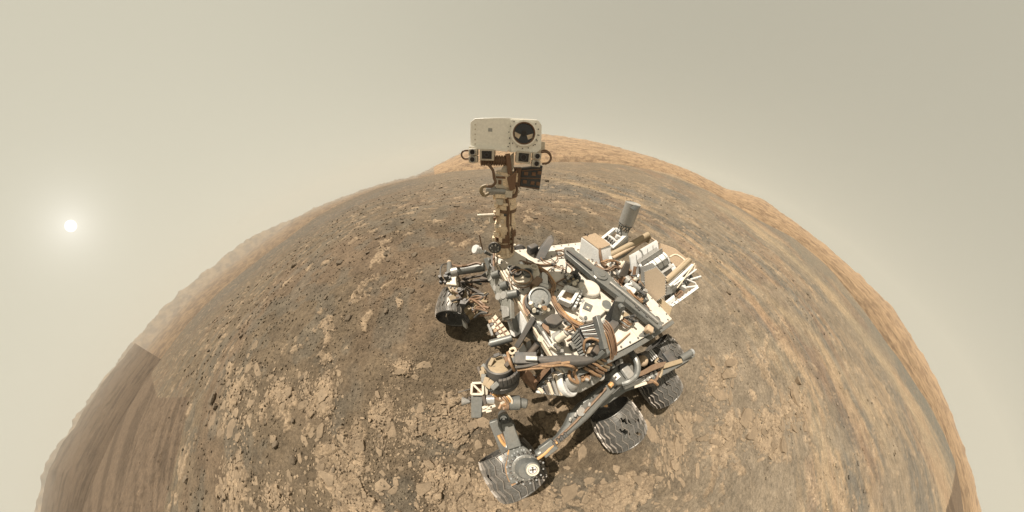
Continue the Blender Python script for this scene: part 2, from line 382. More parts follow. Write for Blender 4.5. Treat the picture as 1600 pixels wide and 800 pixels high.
rx, ry, rz_, rs, _, _ = scatter(520, lambda d, n_: d * (0.0065 + 0.011 * rng.random(n_) ** 3), keep_rock, 35, 82)
spots = list(zip(rx, ry, rz_, rs))[:230]
def ground_z(x, y): return float(ground_height(np.array([x]), np.array([y]))[0][0])
for x, y, s in [(-6.1, 1.9, 0.13), (2.07, -1.42, 0.045), (7.8, 0.8, 0.15)]: spots.append((x, y, ground_z(x, y), s))
for i, (x, y, z, s) in enumerate(spots):
    o = bpy.data.objects.new('rock', rocks[i % 9]); C.objects.link(o); o.parent = ground
    o.location = (x, y, z + 0.18 * s); o.scale = (s * random.uniform(.7, 1.3), s * random.uniform(.7, 1.3), s * random.uniform(.55, 1.0)); o.rotation_euler = (random.uniform(-.3, .3), random.uniform(-.3, .3), random.uniform(0, 6.3))

# bedrock plates and chips: angular slabs lying flat in the sand of each outcrop
def slab_outline(s, stretch, turn):
    n = int(rng.integers(6, 10)); a = np.sort(rng.uniform(0, 2 * np.pi, n)) * 0.55 + np.linspace(0, 2 * np.pi, n, endpoint=False) * 0.45
    r = s * rng.uniform(0.62, 1.12, n)
    p = np.c_[r * np.cos(a) * stretch, r * np.sin(a) / stretch ** 0.5]
    out = []
    for k in range(n):                                     # nick the long edges
        a_, b_ = p[k], p[(k + 1) % n]; out.append(a_)
        if np.linalg.norm(b_ - a_) > 0.5 * s: out.append(a_ + (b_ - a_) * rng.uniform(.3, .7) + rng.normal(0, 0.07 * s, 2))
    p = np.array(out); c, s_ = math.cos(turn), math.sin(turn)
    return np.c_[p[:, 0] * c - p[:, 1] * s_, p[:, 0] * s_ + p[:, 1] * c]
def slab_solid(p, h, tilt):
    n = len(p); k = np.maximum(1 - 0.012 / np.maximum(np.linalg.norm(p, axis=1), 0.02), 0.5)[:, None]
    t = p @ tilt
    v = np.r_[np.c_[p * 1.03, np.full(n, -0.04)], np.c_[p, h * 0.6 + t], np.c_[p * k, h + t]]
    f = [tuple(range(2 * n, 3 * n))]
    for q in range(n):
        q2 = (q + 1) % n; f += [(q, q2, n + q2, n + q), (n + q, n + q2, 2 * n + q2, 2 * n + q)]
    return v, f
slabs = []
cell = {}
for px, py, a, b, t, k in PATCH:
    if k < 0.11: continue
    d = math.hypot(px - EYE.x, py - EYE.y)
    for i in range(int((260 + 70 * k * 10) * (1.0 if px > 0 else 0.6))):
        u, v = rng.normal(0, 0.60, 2)
        x, y = px + a * u * math.cos(t) - b * v * math.sin(t), py + a * u * math.sin(t) + b * v * math.cos(t)
        dd = math.hypot(math.hypot(x - EYE.x, y - EYE.y), 2.0)
        s = dd * (0.0055 + 0.046 * rng.random() ** 5.0) * (1.25 if u * u + v * v < 0.5 else 0.8)
        if math.hypot(x - EYE.x, y - EYE.y) < 0.3: continue
        key = (int(x / 0.25), int(y / 0.25)); ok = True
        for ix in (-1, 0, 1):
            for iy in (-1, 0, 1):
                for q in cell.get((key[0] + ix, key[1] + iy), ()):
                    if math.hypot(q[0] - x, q[1] - y) < 0.80 * (q[2] + s): ok = False; break
        if ok: cell.setdefault(key, []).append((x, y, s)); slabs.append((x, y, s, t))
slabs.sort(key=lambda q: -q[2] / math.hypot(math.hypot(q[0] - EYE.x, q[1] - EYE.y), 2.0))
SX = np.array([q[:2] for q in slabs]); SZ = ground_height(SX[:, 0], SX[:, 1])[0]
cv, cf = [], []
for i, (x, y, s, t) in enumerate(slabs):
    p = slab_outline(s, rng.uniform(1.0, 1.55), t + rng.normal(0, 0.7)) if x > 0 else slab_outline(s * 1.25, rng.uniform(1.4, 2.4), t + rng.normal(0, 0.25)); h = rng.uniform(0.002, 0.009) + 0.04 * s * rng.random(); tilt = rng.normal(0, 0.05, 2)
    v, f = slab_solid(p, h, tilt)
    if i < 295:
        me = bpy.data.meshes.new('bedrock_plate'); me.from_pydata(v.tolist(), [], f); me.materials.append(plate_mat)
        o = bpy.data.objects.new('bedrock_plate', me); C.objects.link(o); o.parent = ground; o.location = (x, y, SZ[i])
    else:
        off = len(cv); cv += (v + np.array((x, y, SZ[i]))).tolist(); cf += [tuple(w + off for w in q) for q in f]
o = mesh_object('bedrock_chips', cv, cf, plate_mat, ground, False); tag(o, kind='stuff')

# far country: crater floor and rim to the left, dusty mountain slopes to the right
def far_sheet(name, label, a0, a1, rr, elf, colf, n=700):
    t = np.linspace(a0, a1, n)
    A, RRR = np.meshgrid(t, rr)
    el = elf(A, RRR)
    x = EYE.x + RRR * np.cos(np.radians(A)); y = EYE.y + RRR * np.sin(np.radians(A)); z = EYE.z + RRR * np.tan(np.radians(el))
    o = grid_mesh(name, np.c_[x.ravel(), y.ravel(), z.ravel()], n, len(rr), far_soil, False, colf(A.ravel(), RRR.ravel()))
    return tag(o, label, kind='structure')
RF = 9000.0
def el_floor(A, r):
    t = np.clip((np.log(r) - math.log(140)) / (math.log(5200) - math.log(140)), 0, 1)
    base = el_near(A) - 1.6
    top = np.minimum(el_sky(A) - 0.25, el_near(A) + 2.2 - 1.6 * sstep(-40, -80, wrap_az(A)))
    return base + (top - base) * t ** 0.8
def el_rim(A, r):
    t = np.clip((np.log(r) - math.log(5000)) / (math.log(RF) - math.log(5000)), 0, 1)
    bump_ = (fbm(A * 0.55, r * 0.0012, 5, 140, 0.55) - 0.5)
    e0 = el_floor(A, np.full(A.shape, 5000.0)) - 0.1
    return e0 + (el_sky(A) - e0) * sstep(0, 1, t) + bump_ * (0.5 + 0.9 * t)
def el_hill(A, r):
    t = np.clip((np.log(r) - math.log(120)) / (math.log(2200) - math.log(120)), 0, 1)
    e0 = el_near(A) - 2.6
    rug = (fbm(A * 0.55, np.log(r) * 3.0, 5, 150, 0.6) - 0.5)
    return e0 + (el_sky(A) - e0) * t ** 0.42 + rug * 0.5 * sstep(0, 0.3, t)
def col_floor(A, r):
    n = fbm(A * 1.1, np.log(r) * 6, 5, 160, 0.65)
    c = lerp(np.tile(np.array((0.173, 0.122, 0.077)), (len(A), 1)), BROWN, sstep(0.4, 0.6, n))
    return c
def col_hill(A, r):
    n = fbm(A * 0.8, np.log(r) * 8, 6, 170, 0.68)
    b_ = fbm(A * 0.12, np.log(r) * 16 + 0.15 * A, 5, 175, 0.62); k_ = 1 + 0.13 * (sstep(0.54, 0.58, b_) - (1 - sstep(0.42, 0.46, b_)))
    return k_[:, None] * lerp(np.tile(np.array((0.262, 0.180, 0.108)), (len(A), 1)), np.array((0.160, 0.106, 0.067)), (1 - sstep(0.36, 0.50, n)) * 0.8)
far_sheet('crater_floor', 'hazy brown crater floor below the far rim', -105, 95, np.geomspace(140, 5200, 60), el_floor, col_floor)
def el_dune(A, r):
    t = np.clip((np.log(r) - math.log(135)) / (math.log(4300) - math.log(135)), 0, 1)
    e0 = el_near(A) - 1.6
    return e0 + (el_sky(A) - 0.30 - e0) * t ** 0.75 + (fbm(A * 0.5, np.log(r) * 4, 4, 180) - 0.5) * 0.5 * t
def col_dune(A, r):
    n = fbm(A * 0.25, np.log(r) * 9, 5, 185, 0.65)
    return lerp(np.tile(BROWN * 0.85, (len(A), 1)), BROWN * 0.6, sstep(0.5, 0.62, n))
far_sheet('dune_slope', 'smooth brown sand slope with a straight near edge at lower left', 1.2, 95, np.geomspace(135, 4300, 80), el_dune, col_dune)
far_sheet('crater_rim', 'pale hazy crater rim on the left skyline', -100, 95, np.geomspace(5000, RF, 50), el_rim, col_floor)
far_sheet('mountain_slope', 'orange dusty mountain slope on the skyline behind the mast', -270, -82, np.geomspace(120, 2200, 90), el_hill, col_hill)

# the dusty air
hm = bpy.data.materials.new('dusty_air'); hm.use_nodes = True
hn = hm.node_tree; hn.nodes.clear()
ho = hn.nodes.new('ShaderNodeOutputMaterial'); hv = hn.nodes.new('ShaderNodeVolumePrincipled')
hv.inputs['Color'].default_value = (0.64, 0.625, 0.575, 1)
hv.inputs['Density'].default_value = 0.85e-4
hn.links.new(hv.outputs[0], ho.inputs['Volume'])
bm = bmesh.new(); bmesh.ops.create_cube(bm, size=1.0)
hme = bpy.data.meshes.new('haze'); bm.to_mesh(hme); bm.free(); hme.materials.append(hm)
haze = bpy.data.objects.new('haze', hme); C.objects.link(haze)
haze.scale = (20000, 20000, 1500); haze.rotation_euler = PLUMB.to_track_quat('Z', 'Y').to_euler()
haze.location = PLUMB * 0.0
tag(haze, 'thin tan dust haze filling the air', kind='stuff')

# ------------------------------------------------------------------ rover materials
def paint(name, base, dust=0.35, rough=0.6, metal=0.0, var=0.12, scale=9.0, dustcol=(0.40, 0.285, 0.19), spec=0.35, scratch=0.0):
    """painted or bare metal with a settled film of dust on faces that look up, and small stains"""
    m, nt, b = new_mat(name)
    geo = nt.nodes.new('ShaderNodeNewGeometry')
    tcn = nt.nodes.new('ShaderNodeTexCoord'); ob = tcn.outputs['Object']
    sep = nt.nodes.new('ShaderNodeSeparateXYZ'); nt.links.new(geo.outputs['Normal'], sep.inputs[0])
    n1 = noise_fac(nt, scale, 0.32, 0.68, 7, ob, 0.65)
    n2 = noise_fac(nt, scale * 7, 0.35, 0.65, 4, ob, 0.6)
    lo = tuple(c * (1 - var) for c in base); hi = tuple(min(1, c * (1 + var)) for c in base)
    c = mixc(nt, n2, lo, hi)
    upf = nt.nodes.new('ShaderNodeMapRange'); upf.inputs[1].default_value = 0.2; upf.inputs[2].default_value = 1.0
    nt.links.new(sep.outputs['Z'], upf.inputs[0])
    f = math_node(nt, 'MULTIPLY', math_node(nt, 'MULTIPLY_ADD', upf.outputs[0], 0.85), math_node(nt, 'MULTIPLY_ADD', n1, 0.75))
    for nd, add in ((f.node.inputs[0].links[0].from_node, 0.15), (f.node.inputs[1].links[0].from_node, 0.25)): nd.inputs[2].default_value = add
    df = math_node(nt, 'MULTIPLY', f, dust)
    c = mixc(nt, df, c, dustcol)
    if scratch:
        s = noise_fac(nt, scale * 3, 0.60, 0.66, 8, ob, 0.75)
        c = mixc(nt, math_node(nt, 'MULTIPLY', s, scratch), c, (0.62, 0.62, 0.62))
    nt.links.new(c, b.inputs['Base Color'])
    b.inputs['Roughness'].default_value = rough; b.inputs['Metallic'].default_value = metal
    b.inputs['Specular IOR Level'].default_value = spec
    bump(nt, b, n2, 0.15, 0.002)
    return m
white = paint('white_paint', (0.60, 0.605, 0.595), 0.45, 0.42, scale=14)
deckw = paint('deck_white_paint', (0.58, 0.555, 0.505), 0.68, 0.5, scale=2.6, dustcol=(0.44, 0.345, 0.25))
cream = paint('cream_paint', (0.54, 0.49, 0.40), 0.35, 0.5, var=0.12)
head_white = paint('head_white_paint', (0.86, 0.835, 0.755), 0.30, 0.4, var=0.06)
grey = paint('grey_anodised', (0.125, 0.132, 0.128), 0.26, 0.42, 0.25, dustcol=(0.30, 0.235, 0.165))
lgrey = paint('light_grey_metal', (0.33, 0.33, 0.315), 0.34, 0.38, 0.35)
dgrey = paint('dark_grey_metal', (0.050, 0.054, 0.056), 0.22, 0.5, 0.0)
black = paint('black_metal', (0.022, 0.022, 0.022), 0.25, 0.6)
tan = paint('dusty_tan', (0.37, 0.275, 0.185), 0.3, 0.8)
brown = paint('brown_tape', (0.17, 0.098, 0.058), 0.25, 0.6)
copper = paint('kapton_cable', (0.25, 0.145, 0.075), 0.35, 0.45, scale=40, var=0.5)
orange = paint('orange_tape', (0.46, 0.25, 0.09), 0.25, 0.45, scale=30, var=0.2)
olive = paint('olive_tube', (0.25, 0.195, 0.12), 0.35, 0.6)
wheelm = paint('wheel_aluminium', (0.085, 0.084, 0.080), 0.25, 0.40, 0.40, scale=13, var=0.4, scratch=0.25, dustcol=(0.24, 0.19, 0.135))
cleatm = paint('wheel_cleat', (0.19, 0.18, 0.165), 0.35, 0.5, 0.3, scale=22)
chrome = paint('bare_aluminium', (0.66, 0.66, 0.66), 0.15, 0.28, 0.8)
copperd = paint('dark_copper', (0.14, 0.085, 0.052), 0.3, 0.5, scale=30, var=0.3)
quilt = paint('quilted_blanket', (0.60, 0.50, 0.38), 0.3, 0.7)
def glass_mat():
    m, nt, b = new_mat('lens_glass')
    b.inputs['Base Color'].default_value = (0.012, 0.012, 0.014, 1); b.inputs['Roughness'].default_value = 0.06
    return m
glass = glass_mat()
dishm = paint('dish_face_dust', (0.47, 0.375, 0.275), 0.2, 0.8, var=0.05)
panelm = paint('panel_grey', (0.19, 0.19, 0.17), 0.25, 0.55)

# ------------------------------------------------------------------ mesh builder
def V3(p): return Vector(p)
def frame(axis, up=(0, 0, 1)):
    a = V3(axis).normalized(); u = V3(up)
    if abs(a.dot(u.normalized())) > 0.98: u = Vector((1, 0, 0))
    s = a.cross(u).normalized(); return a, s, s.cross(a).normalized()
class B:
    def __init__(s): s.v = []; s.f = []
    def add(s, vs, fs):
        o = len(s.v); s.v += [tuple(v) for v in vs]; s.f += [tuple(i + o for i in f) for f in fs]; return s
    def bar(s, p0, p1, w, h, up=(0, 0, 1), w1=None, h1=None):
        p0, p1 = V3(p0), V3(p1); a, x, y = frame(p1 - p0, up); w1 = w1 or w; h1 = h1 or h
        q = [p + x * sx * ww / 2 + y * sy * hh / 2 for p, ww, hh in ((p0, w, h), (p1, w1, h1)) for sx, sy in ((-1, -1), (1, -1), (1, 1), (-1, 1))]
        return s.add(q, [(3, 2, 1, 0), (4, 5, 6, 7), (0, 1, 5, 4), (1, 2, 6, 5), (2, 3, 7, 6), (3, 0, 4, 7)])
    def box(s, c, sx, sy, sz, rz=0, tilt=None):
        M_ = Matrix.Rotation(rz, 3, 'Z') if tilt is None else Euler(tilt).to_matrix()
        c = V3(c); q = [c + M_ @ Vector((x * sx / 2, y * sy / 2, z * sz / 2)) for z in (-1, 1) for x, y in ((-1, -1), (1, -1), (1, 1), (-1, 1))]
        return s.add(q, [(3, 2, 1, 0), (4, 5, 6, 7), (0, 1, 5, 4), (1, 2, 6, 5), (2, 3, 7, 6), (3, 0, 4, 7)])
    def cyl(s, p0, p1, r0, r1=None, n=18, up=(0, 0, 1)):
        return s.lathe(p0, V3(p1) - V3(p0), [(0, r0), ((V3(p1) - V3(p0)).length, r0 if r1 is None else r1)], n)
    def lathe(s, p0, axis, prof, n=20, close=True):
        p0 = V3(p0); a, x, y = frame(axis); vs = []; fs = []
        for d, r in prof:
            for k in range(n):
                t = 2 * math.pi * k / n; vs.append(p0 + a * d + (x * math.cos(t) + y * math.sin(t)) * r)
        for j in range(len(prof) - 1):
            for k in range(n):
                k2 = (k + 1) % n; fs.append((j * n + k, j * n + k2, (j + 1) * n + k2, (j + 1) * n + k))
        if close:
            fs.append(tuple(range(n))[::-1]); fs.append(tuple(range((len(prof) - 1) * n, len(prof) * n)))
        return s.add(vs, fs)
    def ring(s, c, axis, R_, r, n=28, m=8):
        c = V3(c); a, x, y = frame(axis); vs = []; fs = []
        for k in range(n):
            t = 2 * math.pi * k / n; d = x * math.cos(t) + y * math.sin(t)
            for j in range(m):
                u = 2 * math.pi * j / m; vs.append(c + d * (R_ + r * math.cos(u)) + a * r * math.sin(u))
        for k in range(n):
            for j in range(m):
                k2, j2 = (k + 1) % n, (j + 1) % m; fs.append((k * m + j, k2 * m + j, k2 * m + j2, k * m + j2))
        return s.add(vs, fs)
    def tube(s, pts, r, n=8, sub=5, r1=None):
        P = [V3(p) for p in pts]
        if len(P) > 2 and sub > 1:
            Q = []
            for i in range(len(P) - 1):
                a, b, c, d = P[max(i - 1, 0)], P[i], P[i + 1], P[min(i + 2, len(P) - 1)]
                for k in range(sub):
                    t = k / sub
                    Q.append(0.5 * ((2 * b) + (c - a) * t + (2 * a - 5 * b + 4 * c - d) * t * t + (3 * b - a - 3 * c + d) * t ** 3))
            P = Q + [P[-1]]
        vs = []; fs = []; ref = None
        for i, p in enumerate(P):
            a = (P[min(i + 1, len(P) - 1)] - P[max(i - 1, 0)]).normalized()
            if ref is None: _, ref, _ = frame(a)
            x = (ref - a * ref.dot(a)).normalized(); y = a.cross(x); ref = x
            rr = r if r1 is None else r + (r1 - r) * i / (len(P) - 1)
            for k in range(n):
                t = 2 * math.pi * k / n; vs.append(p + (x * math.cos(t) + y * math.sin(t)) * rr)
        for i in range(len(P) - 1):
            for k in range(n):
                k2 = (k + 1) % n; fs.append((i * n + k, i * n + k2, (i + 1) * n + k2, (i + 1) * n + k))
        fs.append(tuple(range(n))[::-1]); fs.append(tuple(range((len(P) - 1) * n, len(P) * n)))
        return s.add(vs, fs)
    def prism(s, pts, vec, taper=1.0):
        P = [V3(p) for p in pts]; n = len(P); vec = V3(vec); c = sum(P, Vector()) / n
        Q = [c + (p - c) * taper + vec for p in P]
        return s.add(P + Q, [tuple(range(n))[::-1], tuple(range(n, 2 * n))] + [(k, (k + 1) % n, n + (k + 1) % n, n + k) for k in range(n)])
    def dome(s, c, axis, r, h, n=20, m=6):
        return s.lathe(c, axis, [(h * math.sin(math.pi / 2 * j / m), max(r * math.cos(math.pi / 2 * j / m), r * 0.01)) for j in range(m + 1)], n)
    def build(s, name, mat, parent=None, bevel=0.0, sharp=35, loc=None):
        me = bpy.data.meshes.new(name); me.from_pydata(s.v, [], s.f)
        bm = bmesh.new(); bm.from_mesh(me); bmesh.ops.recalc_face_normals(bm, faces=bm.faces)
        for f in bm.faces: f.smooth = True
        for e in bm.edges:
            if len(e.link_faces) != 2 or e.calc_face_angle(0) > R(sharp): e.smooth = False
        bm.to_mesh(me); bm.free(); me.materials.append(mat)
        o = bpy.data.objects.new(name, me); C.objects.link(o); o.parent = parent
        if bevel:
            md = o.modifiers.new('edge', 'BEVEL'); md.width = bevel; md.segments = 2; md.limit_method = 'ANGLE'; md.angle_limit = R(40)
        return o
def mid(a, b, t=0.5): return V3(a).lerp(V3(b), t)
def bolts(parent, pts, axis, r=0.006, h=0.004, mat=None):
    b = B()
    for p in pts: b.cyl(V3(p), V3(p) + V3(axis).normalized() * h, r, n=6)
    return tag(b.build('bolts', mat or dgrey, parent), kind='stuff')

rover = bpy.data.objects.new('rover', None); C.objects.link(rover); rover.empty_display_size = 0.3
tag(rover, 'dusty planetary rover with white deck, tall camera mast and grey wheeled suspension on bedrock', 'rover')

# ------------------------------------------------------------------ wheels
def make_wheel(center, axle, holes=(), seed=0, lift=0.0):
    rnd = random.Random(seed)
    c = V3(center); a = V3(axle).normalized(); RW, W = 0.242, 0.385; c.z -= 0.008
    _, x, y = frame(a)
    NA, NW = 96, 14
    vs, fs = [], []
    for i in range(NA):
        t = 2 * math.pi * i / NA
        for j in range(NW + 1):
            u = j / NW * 2 - 1
            dent = 0.004 * math.sin(9 * t + 5 * u + seed) * math.sin(4 * t - 7 * u)
            rr = RW - 0.022 * abs(u) ** 2.5 + dent
            vs.append(c + a * u * W / 2 + (x * math.cos(t) + y * math.sin(t)) * rr)
    gone = set()
    for hi, hj, wi, wj in holes:
        for i in range(wi):
            for j in range(wj):
                if rnd.random() < 0.9: gone.add(((hi + i) % NA, hj + j + (i // 2)))
    for i in range(NA):
        for j in range(NW):
            if (i, j) in gone: continue
            i2 = (i + 1) % NA; fs.append((i * (NW + 1) + j, i2 * (NW + 1) + j, i2 * (NW + 1) + j + 1, i * (NW + 1) + j + 1))
    b = B(); b.add(vs, fs)
    w = b.build('wheel', wheelm, rover, sharp=50)
    so = w.modifiers.new('skin', 'SOLIDIFY'); so.thickness = 0.004; so.offset = -1
    # chevron cleats
    prof = [(-1, 0.0), (-0.66, 0.10), (-0.33, 0.0), (0.0, 0.12), (0.33, 0.0), (0.66, 0.10), (1, 0.0)]
    for k in range(24):
        t0 = 2 * math.pi * (k + 0.3) / 24
        b = B(); pv = []
        for u, sh in prof:
            t = t0 + sh; rr = RW - 0.022 * abs(u) ** 2.5
            d = x * math.cos(t) + y * math.sin(t); tg = y * math.cos(t) - x * math.sin(t); p = c + a * u * W * 0.5
            pv.append([p + d * (rr - 0.002) - tg * 0.0045, p + d * (rr + 0.015) - tg * 0.002, p + d * (rr + 0.015) + tg * 0.002, p + d * (rr - 0.002) + tg * 0.0045])
        b.add([q for r4 in pv for q in r4], [(i * 4 + j, i * 4 + (j + 1) % 4, i * 4 + 4 + (j + 1) % 4, i * 4 + 4 + j) for i in range(6) for j in range(4)] + [(0, 1, 2, 3), (27, 26, 25, 24)])
        b.build('cleat', cleatm, w, sharp=30)
    for sgn in (-1, 1):
        B().ring(c + a * sgn * W * 0.497, a, RW - 0.022, 0.007, 56, 6).build('rim', wheelm, w)
    b = B(); b.cyl(c - a * 0.06, c + a * 0.10, 0.075, n=20).cyl(c + a * 0.10, c + a * 0.125, 0.05, n=16)
    b.build('hub', grey, w, 0.003)
    for k in range(6):
        t = 2 * math.pi * k / 6 + 0.2; d = x * math.cos(t) + y * math.sin(t); tg = y * math.cos(t) - x * math.sin(t)
        b = B(); b.tube([c + d * 0.07, c + d * 0.13 + tg * 0.03, c + d * 0.19 + tg * 0.02, c + d * 0.228], 0.009, 6, 4)
        b.build('spoke', lgrey, w)
    return w
LEFT = Vector((0.07, 1, 0))
wc_fl, wc_ml, wc_b, wc_rl, wc_fr = Vector((1.09,1.08,0.25)), Vector((-0.036,1.22,0.25)), Vector((-0.842,1.253,0.25)), Vector((-1.281,1.12,0.25)), Vector((1.285,-0.801,0.25))
make_wheel(wc_fl, (-0.20, 1, 0.16), [(9, 3, 4, 2), (30, 9, 3, 2)], 1)
make_wheel(wc_ml, (-0.06, 1, 0), [(14, 5, 5, 2), (22, 10, 4, 2), (18, 2, 5, 2), (26, 6, 4, 2)], 2)
make_wheel(wc_b, (-0.10, 1, 0), [(16, 4, 3, 2)], 3)
make_wheel(wc_rl + Vector((0, -0.10, 0)), (-0.02, 1, 0), [], 4)
make_wheel(wc_fr, (-0.25, -1, 0), [(60, 4, 4, 2)], 5)
make_wheel((0.02, -1.22, 0.25), (0, -1, 0), [], 6)

# ------------------------------------------------------------------ chassis and deck
ZD = 1.12
deck_poly = [(0.74, -0.76, ZD), (0.605, 0.40, ZD), (-0.60, 0.575, ZD), (-0.56, -0.70, ZD)]
def inset(poly, k, z):
    c = sum((V3(p) for p in poly), Vector()) / len(poly); return [((V3(p) - c) * k + c).to_2d().to_3d() + Vector((0, 0, z)) for p in poly]
body = B().prism([(0.62, -0.66, .70), (0.50, 0.27, .70), (-0.56, 0.46, .70), (-0.52, -0.62, .70)], (0, 0, ZD - 0.70 - 0.035)).build('chassis', lgrey, rover, 0.01)
deck = B().prism([V3(p) - Vector((0, 0, 0.032)) for p in deck_poly], (0, 0, 0.032)).build('deck', deckw, rover, 0.006)
B().prism([(0.56, -0.60, .62), (0.44, 0.22, .62), (-0.52, 0.40, .62), (-0.48, -0.56, .62)], (0, 0, 0.078)).build('belly_pan', grey, body, 0.01)
# grey trim along the front and left deck edge
B().bar((0.752, -0.74, ZD - 0.03), (0.618, 0.40, ZD - 0.03), 0.014, 0.05).build('deck_edge', quilt, deck, 0.004)
B().bar((0.60, 0.425, ZD - 0.04), (-0.60, 0.60, ZD - 0.04), 0.035, 0.07).build('deck_edge', grey, deck, 0.004)

for a_, b_ in (((0.40, -0.72, ZD + .001), (0.30, 0.42, ZD + .001)), ((0.02, -0.71, ZD + .001), (-0.05, 0.47, ZD + .001)), ((0.70, -0.40, ZD + .001), (-0.56, -0.34, ZD + .001)), ((0.63, 0.15, ZD + .001), (-0.58, 0.22, ZD + .001))):
    B().bar(a_, b_, 0.010, 0.004).build('deck_seam', cream, deck)
bolts(deck, [V3(mid(deck_poly[i], deck_poly[(i + 1) % 4], (k + .5) / 12)) * 0.96 + Vector((0.03 * .04, 0, ZD * .04)) for i in range(4) for k in range(12)], (0, 0, 1), 0.009, 0.006, grey)
rb_ = random.Random(21)
bolts(deck, [(rb_.uniform(-.5, .62), rb_.uniform(-.62, .36), ZD) for _ in range(60)], (0, 0, 1), 0.008, 0.007, dgrey)
for k in range(90):
    x0, y0 = rb_.uniform(-.5, .58), rb_.uniform(-.60, .34)
    if k % 2: B().box((x0, y0, ZD + .012), rb_.uniform(.02, .06), rb_.uniform(.015, .05), rb_.uniform(.02, .05), rz=rb_.uniform(0, 1.5)).build('deck_fitting', rb_.choice((grey, dgrey, chrome, lgrey, olive, lgrey, grey)), deck, .003)
    else: B().tube([(x0, y0, ZD + .008), (x0 + rb_.uniform(-.1, .1), y0 + rb_.uniform(-.1, .1), ZD + .025), (x0 + rb_.uniform(-.2, .2), y0 + rb_.uniform(-.2, .2), ZD + .008)], .005, 6).build('deck_wire', rb_.choice((copperd, brown, dgrey, copper)), deck)

# ------------------------------------------------------------------ mast
MX, MY = 0.622, -0.745
mastm = paint('mast_paint', (0.72, 0.58, 0.41), 0.3, 0.55, scale=16, var=0.25)
mast = B().lathe((MX, MY, 1.30), (0, 0, 1), [(0, 0.087), (0.10, 0.087), (0.12, 0.097), (0.16, 0.097), (0.17, 0.081), (0.30, 0.081), (0.31, 0.089), (0.34, 0.089), (0.35, 0.079), (0.47, 0.079), (0.50, 0.092), (0.56, 0.092)], 28).build('mast', mastm, rover)
B().lathe((MX, MY, 1.29), (0, 0, 1), [(0, 0.094), (0.05, 0.096)], 28).build('mast_collar', brown, mast, 0.003)
b = B()
b.lathe((MX, MY, 1.12), (0, 0, 1), [(0, 0.11), (0.02, 0.11), (0.03, 0.075), (0.12, 0.07), (0.17, 0.085)], 24)
for k in range(5):
    t = k * 1.26 + 0.4; b.bar((MX + 0.11 * math.cos(t), MY + 0.11 * math.sin(t), 1.13), (MX + 0.06 * math.cos(t), MY + 0.06 * math.sin(t), 1.26), 0.025, 0.012)
b.build('mast_base', mastm, mast, 0.003)
B().tube([(0.576,-0.705,1.156), (0.594,-0.679,1.397), (0.601,-0.671,1.538), (0.613,-0.675,1.657), (0.623,-0.678,1.748)], 0.009, 8).build('mast_cable', brown, mast)
B().tube([(0.553,-0.687,1.141), (0.575,-0.652,1.344), (0.586,-0.656,1.423), (0.602,-0.671,1.478)], 0.011, 8).build('mast_cable', copperd, mast)
b = B(); b.cyl((0.863,-0.755,1.541), (0.732,-0.713,1.553), 0.013, 0.015, 12); b.box((0.745,-0.728,1.518), 0.045, 0.04, 0.075)
b.build('weather_boom', cream, mast, 0.002)
for p, sx, sz, mt in (((0.69,-0.699,1.673), 0.055, 0.05, cream), ((0.703,-0.703,1.588), 0.035, 0.06, mastm), ((0.665,-0.692,1.504), 0.03, 0.04, quilt), ((0.693,-0.711,1.455), 0.05, 0.03, cream)):
    B().box(p, sx, 0.05, sz, rz=-0.31).build('mast_fitting', mt, mast, 0.004)
b = B().ring((0.747,-0.634,1.278), (0.33, 1.03, 0.15), 0.045, 0.013, 24, 8)
b.cyl((0.742,-0.653,1.263), (0.749,-0.624,1.286), 0.04, n=20)
b.build('cable_reel', dgrey, mast)
for k in range(7):
    t = k * 0.9; p = V3((0.75,-0.619,1.289)) + Vector((0.033 * math.cos(t), -0.01 * math.cos(t), 0.033 * math.sin(t)))
    B().cyl(p, p + Vector((0.006, 0.02, 0.004)), 0.007, n=8).build('reel_lug', lgrey, mast)

# mast head
HN = Vector((0.33, 1.03, 0)).normalized(); HS = Vector((0, 0, 1)).cross(HN).normalized()
head = B().prism([(0.892,-0.742,2.056), (0.891,-0.741,2.209), (0.864,-0.733,2.232), (0.498,-0.616,2.248), (0.468,-0.606,2.22), (0.452,-0.601,2.066), (0.477,-0.609,2.038), (0.643,-0.662,2.026), (0.66,-0.667,2.041)], -HN * 0.22).build('mast_head', head_white, rover, 0.0025)
tag(head, 'cream camera head with one big round lens window')
B().bar((0.902,-0.732,2.05), (0.663,-0.656,2.037), 0.02, 0.018).build('lower_flange', head_white, head, 0.002)
b = B(); b.prism([(0.653,-0.664,2.232), (0.494,-0.613,2.244), (0.468,-0.605,2.216), (0.453,-0.6,2.066), (0.478,-0.608,2.038), (0.639,-0.66,2.026)], HN * 0.012)
b.build('lens_housing', head_white, head, 0.003)
LC = V3((0.573,-0.625,2.151))
b = B().lathe(LC, HN, [(0.0, 0.083), (0.014, 0.081), (0.016, 0.070), (0.002, 0.066), (-0.004, 0.064), (-0.10, 0.055), (-0.101, 0.001)], 40, False)
b.build('lens_window', head_white, head)
B().lathe(LC + HN * 0.0155, HN, [(0, 0.0695), (0.003, 0.068), (0.003, 0.0635), (-0.008, 0.0625), (-0.01, 0.0675)], 40, False).build('window_ring', brown, head)
B().cyl(LC - HN * 0.001, LC + HN * 0.003, 0.0625, n=40).build('window_glass', glass, head)
b = B(); b.cyl(LC + HN * 0.004, LC + HN * 0.012, 0.017, n=20); b.build('secondary_mirror', black, head)
for s_ in (-1, 1):
    B().prism([LC + HN * 0.0036 + HS * s_ * 0.018 + Vector((0, 0, -0.01)), LC + HN * 0.0036 + HS * s_ * 0.058 + Vector((0, 0, 0.006)), LC + HN * 0.0036 + HS * s_ * 0.055 + Vector((0, 0, -0.022)), LC + HN * 0.0036 + HS * s_ * 0.03 + Vector((0, 0, -0.036))], HN * 0.001).build('mirror_glint', quilt, head)  # pale wedges paint the mirror's reflected bright spots over the glass
